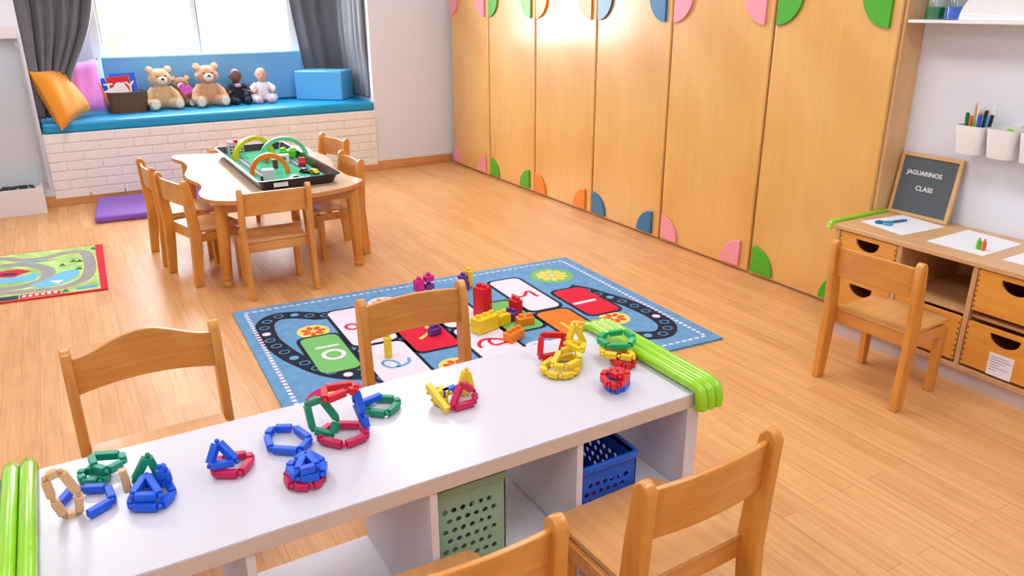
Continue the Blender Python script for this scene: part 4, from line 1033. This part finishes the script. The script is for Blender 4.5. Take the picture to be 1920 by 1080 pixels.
# link toys on the table ------------------------------------------
toys = [
('tan', [(-3.473,-5.360,.535),(-3.447,-5.360,.532),(-3.441,-5.362,.578),(-3.462,-5.365,.641),(-3.491,-5.365,.633),(-3.486,-5.362,.582)], 1, 'tan link hexagon standing upright at the left end of the white table'),
('sblue', [(-3.480,-5.321,.542),(-3.458,-5.280,.542)], 0, 'single blue link stick lying inside the tan hexagon'),
('sblue', [(-3.440,-5.285,.542),(-3.390,-5.308,.542),(-3.385,-5.363,.542),(-3.437,-5.393,.542)], 0, 'open blue link chain of three sticks right of the tan hexagon'),
('teal', [(-3.439,-5.231,.542),(-3.430,-5.211,.542),(-3.395,-5.226,.542),(-3.386,-5.260,.542),(-3.403,-5.276,.542),(-3.432,-5.256,.542)], 1, 'small teal link ring lying below the other teal one'),
('teal', [(-3.413,-5.189,.560),(-3.353,-5.215,.560),(-3.352,-5.250,.560),(-3.387,-5.272,.560),(-3.408,-5.241,.560)], 1, 'teal link pentagon resting on top of the small teal ring'),
('tan', [(-3.354,-5.340,.540),(-3.358,-5.340,.594)], 0, 'tan link stick standing upright left of the blue pile'),
('sgreen', [(-3.340,-5.340,.558),(-3.292,-5.340,.555),(-3.306,-5.340,.612)], 1, 'green link triangle standing on the blue pile'),
('sblue', [(-3.356,-5.405,.542),(-3.332,-5.322,.542),(-3.278,-5.354,.542),(-3.274,-5.401,.542),(-3.304,-5.435,.542)], 1, 'blue link pentagon under the green triangle'),
('sblue', [(-3.350,-5.400,.560),(-3.30,-5.425,.560),(-3.315,-5.355,.575)], 1, 'blue link triangle lying on the blue pentagon'),
('sblue', [(-3.293,-5.370,.560),(-3.276,-5.370,.552),(-3.279,-5.370,.585),(-3.290,-5.370,.595)], 1, 'small blue link square leaning on the green triangle'),
('crimson', [(-3.164,-5.310,.542),(-3.105,-5.330,.542),(-3.104,-5.355,.542),(-3.138,-5.398,.542),(-3.188,-5.368,.542)], 1, 'crimson link pentagon lying beneath the blue triangle'),
('sblue', [(-3.194,-5.365,.560),(-3.138,-5.375,.560),(-3.168,-5.340,.602)], 1, 'blue link triangle propped up on the crimson pentagon'),
('sblue', [(-3.051,-5.272,.542),(-3.029,-5.243,.542),(-2.984,-5.267,.542),(-2.966,-5.339,.542),(-3.002,-5.376,.542),(-3.056,-5.333,.542)], 1, 'flat blue link hexagon left of the standing green pentagon'),
('sgreen', [(-2.956,-5.330,.560),(-2.915,-5.345,.540),(-2.897,-5.335,.573),(-2.929,-5.330,.635),(-2.964,-5.330,.632)], 1, 'green link pentagon standing upright, side of the open ball'),
('crimson', [(-2.936,-5.323,.542),(-2.902,-5.298,.542),(-2.840,-5.337,.542),(-2.847,-5.393,.542),(-2.907,-5.403,.542),(-2.947,-5.352,.542)], 1, 'crimson link hexagon lying at the foot of the green pentagon'),
('sblue', [(-2.836,-5.365,.543),(-2.839,-5.355,.580),(-2.850,-5.345,.647),(-2.846,-5.320,.60)], 1, 'blue link square standing edge-on beside the crimson hexagon'),
('red', [(-2.915,-5.311,.650),(-2.846,-5.327,.650),(-2.853,-5.357,.650),(-2.873,-5.354,.650),(-2.931,-5.370,.650)], 1, 'red link pentagon on top of the green and blue standing pieces'),
('sblue', [(-2.825,-5.270,.560),(-2.758,-5.254,.560)], 0, 'blue link stick lying across the flat green hexagon'),
('sgreen', [(-2.794,-5.240,.542),(-2.769,-5.221,.542),(-2.719,-5.257,.542),(-2.722,-5.285,.542),(-2.767,-5.318,.542),(-2.804,-5.284,.542)], 1, 'flat green link hexagon behind the blue stick'),
('crimson', [(-3.057,-5.465,.542),(-3.040,-5.442,.542),(-3.001,-5.427,.542),(-2.978,-5.474,.542),(-2.992,-5.512,.542),(-3.018,-5.524,.542),(-3.054,-5.503,.542)], 1, 'crimson link ring at the bottom of the blue stack'),
('sblue', [(-3.049,-5.459,.560),(-3.030,-5.441,.560),(-2.997,-5.421,.560),(-2.975,-5.479,.560),(-2.993,-5.520,.560),(-3.040,-5.510,.560)], 1, 'blue link hexagon stacked on the crimson ring'),
('sblue', [(-3.042,-5.510,.578),(-2.998,-5.513,.578),(-3.006,-5.448,.578)], 1, 'blue link triangle on top of the blue hexagon'),
('yellow', [(-2.647,-5.302,.560),(-2.597,-5.331,.560),(-2.617,-5.292,.560)], 1, 'small yellow link triangle left of the crimson triangle'),
('yellow', [(-2.645,-5.297,.579),(-2.634,-5.385,.545)], 0, 'yellow link stick slanting down to the table beside the yellow triangle'),
('yellow', [(-2.640,-5.310,.542),(-2.620,-5.345,.542),(-2.60,-5.30,.542)], 1, 'lower yellow link triangle lying flat on the white table'),
('sblue', [(-2.618,-5.325,.560),(-2.575,-5.310,.560)], 0, 'blue link stick between the yellow and crimson triangles'),
('yellow', [(-2.565,-5.310,.541),(-2.527,-5.310,.541),(-2.540,-5.310,.604)], 1, 'narrow yellow link triangle standing behind the crimson one'),
('crimson', [(-2.617,-5.375,.541),(-2.550,-5.375,.541),(-2.545,-5.36,.565),(-2.576,-5.350,.590)], 1, 'crimson link square leaning up in front of the yellow triangle'),
('red', [(-2.270,-5.240,.541),(-2.205,-5.25,.541),(-2.180,-5.235,.590),(-2.255,-5.225,.605)], 1, 'red link square standing upright left of the yellow dome'),
('yellow', [(-2.193,-5.27,.585),(-2.136,-5.27,.565),(-2.168,-5.262,.635)], 1, 'yellow link triangle standing on top of the yellow dome'),
('yellow', [(-2.297,-5.294,.542),(-2.308,-5.333,.542),(-2.286,-5.369,.542),(-2.241,-5.374,.542),(-2.190,-5.327,.542),(-2.179,-5.284,.542),(-2.237,-5.266,.542)], 1, 'yellow link ring at the bottom of the yellow dome'),
('yellow', [(-2.290,-5.335,.560),(-2.235,-5.290,.572),(-2.185,-5.300,.580),(-2.205,-5.345,.560),(-2.262,-5.362,.560)], 1, 'yellow link pentagon forming the middle of the yellow dome'),
('yellow', [(-2.215,-5.285,.592),(-2.150,-5.285,.575),(-2.185,-5.325,.575)], 1, 'yellow link triangle forming the side of the yellow dome'),
('red', [(-2.105,-5.361,.542),(-2.064,-5.340,.542),(-2.043,-5.382,.542),(-2.074,-5.416,.542),(-2.096,-5.406,.542)], 1, 'red link pentagon at the bottom below the yellow one'),
('yellow', [(-2.098,-5.302,.560),(-2.045,-5.355,.560),(-2.067,-5.411,.560),(-2.095,-5.379,.560),(-2.127,-5.347,.560)], 1, 'yellow link pentagon between the green hexagon and the red pentagon'),
('green2', [(-2.100,-5.286,.578),(-2.055,-5.268,.578),(-2.015,-5.301,.590),(-2.020,-5.352,.590),(-2.052,-5.371,.578),(-2.104,-5.340,.578)], 1, 'bright green link hexagon on top near the lime foam tubes'),
('sblue', [(-2.143,-5.484,.542),(-2.189,-5.513,.542),(-2.209,-5.505,.542),(-2.207,-5.467,.542),(-2.172,-5.433,.542),(-2.131,-5.450,.542)], 1, 'blue link hexagon under the red stack'),
('red', [(-2.212,-5.457,.560),(-2.179,-5.436,.560),(-2.137,-5.461,.560),(-2.149,-5.491,.560),(-2.206,-5.522,.560),(-2.225,-5.508,.560)], 1, 'red link hexagon above the blue one'),
('red', [(-2.200,-5.476,.578),(-2.162,-5.480,.578),(-2.195,-5.512,.578)], 1, 'red link triangle on top of the red hexagon'),
]
for (c_, P, closed, lab) in toys:
    cen = sum((Vector(p) for p in P), Vector())/len(P); m = MB(); n = len(P)
    cen.z = min(p[2] for p in P)-.009
    for i in range(n if closed and n > 2 else n-1):
        a = Vector(P[i])-cen; b = Vector(P[(i+1) % n])-cen; d = (b-a); L_ = d.length; d.normalize()
        ins = min(.006, L_*.18) if n > 2 else 0
        m.bar(a+d*ins, b-d*ins, .0078, .0085)
        if n > 2: m.ball(a, .0062, seg=8)
    tag(m.build('link_shape' if n > 2 else 'link_stick', 'c_'+c_, loc=cen, bevel=.002, seg=2), lab, 'link toy', 'plastic link toys on the white table')

# foam / clip blocks on the rug -----------------------------------
def block(x, y, z, rz, col, sx, sy, sz, lab, studs=(2, 1), tilt=(0, 0)):
    t = thing('toy_brick', lab, 'toy brick', (x, y, z), rz, 'plastic bricks on the hopscotch rug'); t.rotation_euler = (tilt[0], tilt[1], rz)
    MB().box((-sx/2, -sy/2, 0), (sx/2, sy/2, sz)).build('brick_body', col, t, bevel=.005, seg=2)
    m = MB()
    for i in range(studs[0]):
        for j in range(studs[1]):
            m.lathe([(.012, sz-.001), (.012, sz+.013), (.009, sz+.016)], 14, 0, XF(((i-(studs[0]-1)/2)*sx/studs[0], (j-(studs[1]-1)/2)*sy/studs[1], 0)))
    m.build('brick_stud', col, t)
RZ = .0122
block(-1.79, -3.34, RZ, .1, 'c_magenta', .085, .045, .022, 'magenta brick at the bottom of the magenta tower')
block(-1.775, -3.34, RZ+.0382, .1, 'c_purple', .05, .042, .028, 'purple brick in the middle of the magenta tower', (1, 1))
block(-1.775, -3.34, RZ+.0824, .1, 'c_magenta', .05, .042, .032, 'magenta brick on top of the tower, right one', (1, 1))
block(-1.832, -3.34, RZ+.0382, .1, 'c_magenta', .05, .042, .062, 'tall magenta brick left of the purple brick in the tower', (1, 1))
block(-1.575, -3.35, RZ, .2, 'c_purple', .06, .05, .045, 'purple brick at the bottom of the purple and yellow pair', (1, 1))
block(-1.575, -3.35, RZ+.0612, .2, 'c_purple', .045, .045, .02, 'purple brick on top of the purple pair', (1, 1))
block(-1.53, -3.33, RZ, .2, 'c_yellow', .03, .045, .095, 'tall yellow brick beside the purple bricks', (1, 1))
block(-1.665, -3.74, RZ, .4, 'c_red', .06, .07, .155, 'tall red brick behind the middle chair post', (1, 2))
block(-1.615, -3.68, RZ, .4, 'c_red', .045, .06, .125, 'shorter red brick beside the tall red brick', (1, 2))
block(-1.74, -3.91, RZ, .25, 'c_yellow', .13, .07, .075, 'wide yellow brick in front of the red bricks', (3, 1))
block(-1.635, -3.88, RZ, .2, 'c_yellow', .075, .07, .055, 'small yellow brick on the green tile', (2, 1))
block(-1.565, -3.86, RZ, .6, 'c_purple', .055, .055, .045, 'purple brick between the yellow and red bricks', (1, 2))
block(-1.515, -3.82, RZ, .2, 'c_red', .045, .06, .085, 'red brick beside the purple brick on the green tile', (1, 2))
block(-1.535, -3.945, RZ, -.15, 'c_orange', .085, .05, .04, 'orange brick lying on the green tile', (2, 1))
block(-1.675, -4.075, RZ, .35, 'c_orange', .10, .055, .045, 'orange brick lying on the red number six', (3, 1))
block(-2.255, -3.955, RZ, 0, 'c_yellow', .03, .03, .10, 'yellow brick standing on the blue number nine tile', (1, 1))
block(-1.97, -3.83, RZ, .2, 'c_purple', .06, .04, .035, 'purple brick lying on the red number seven tile', (2, 1))
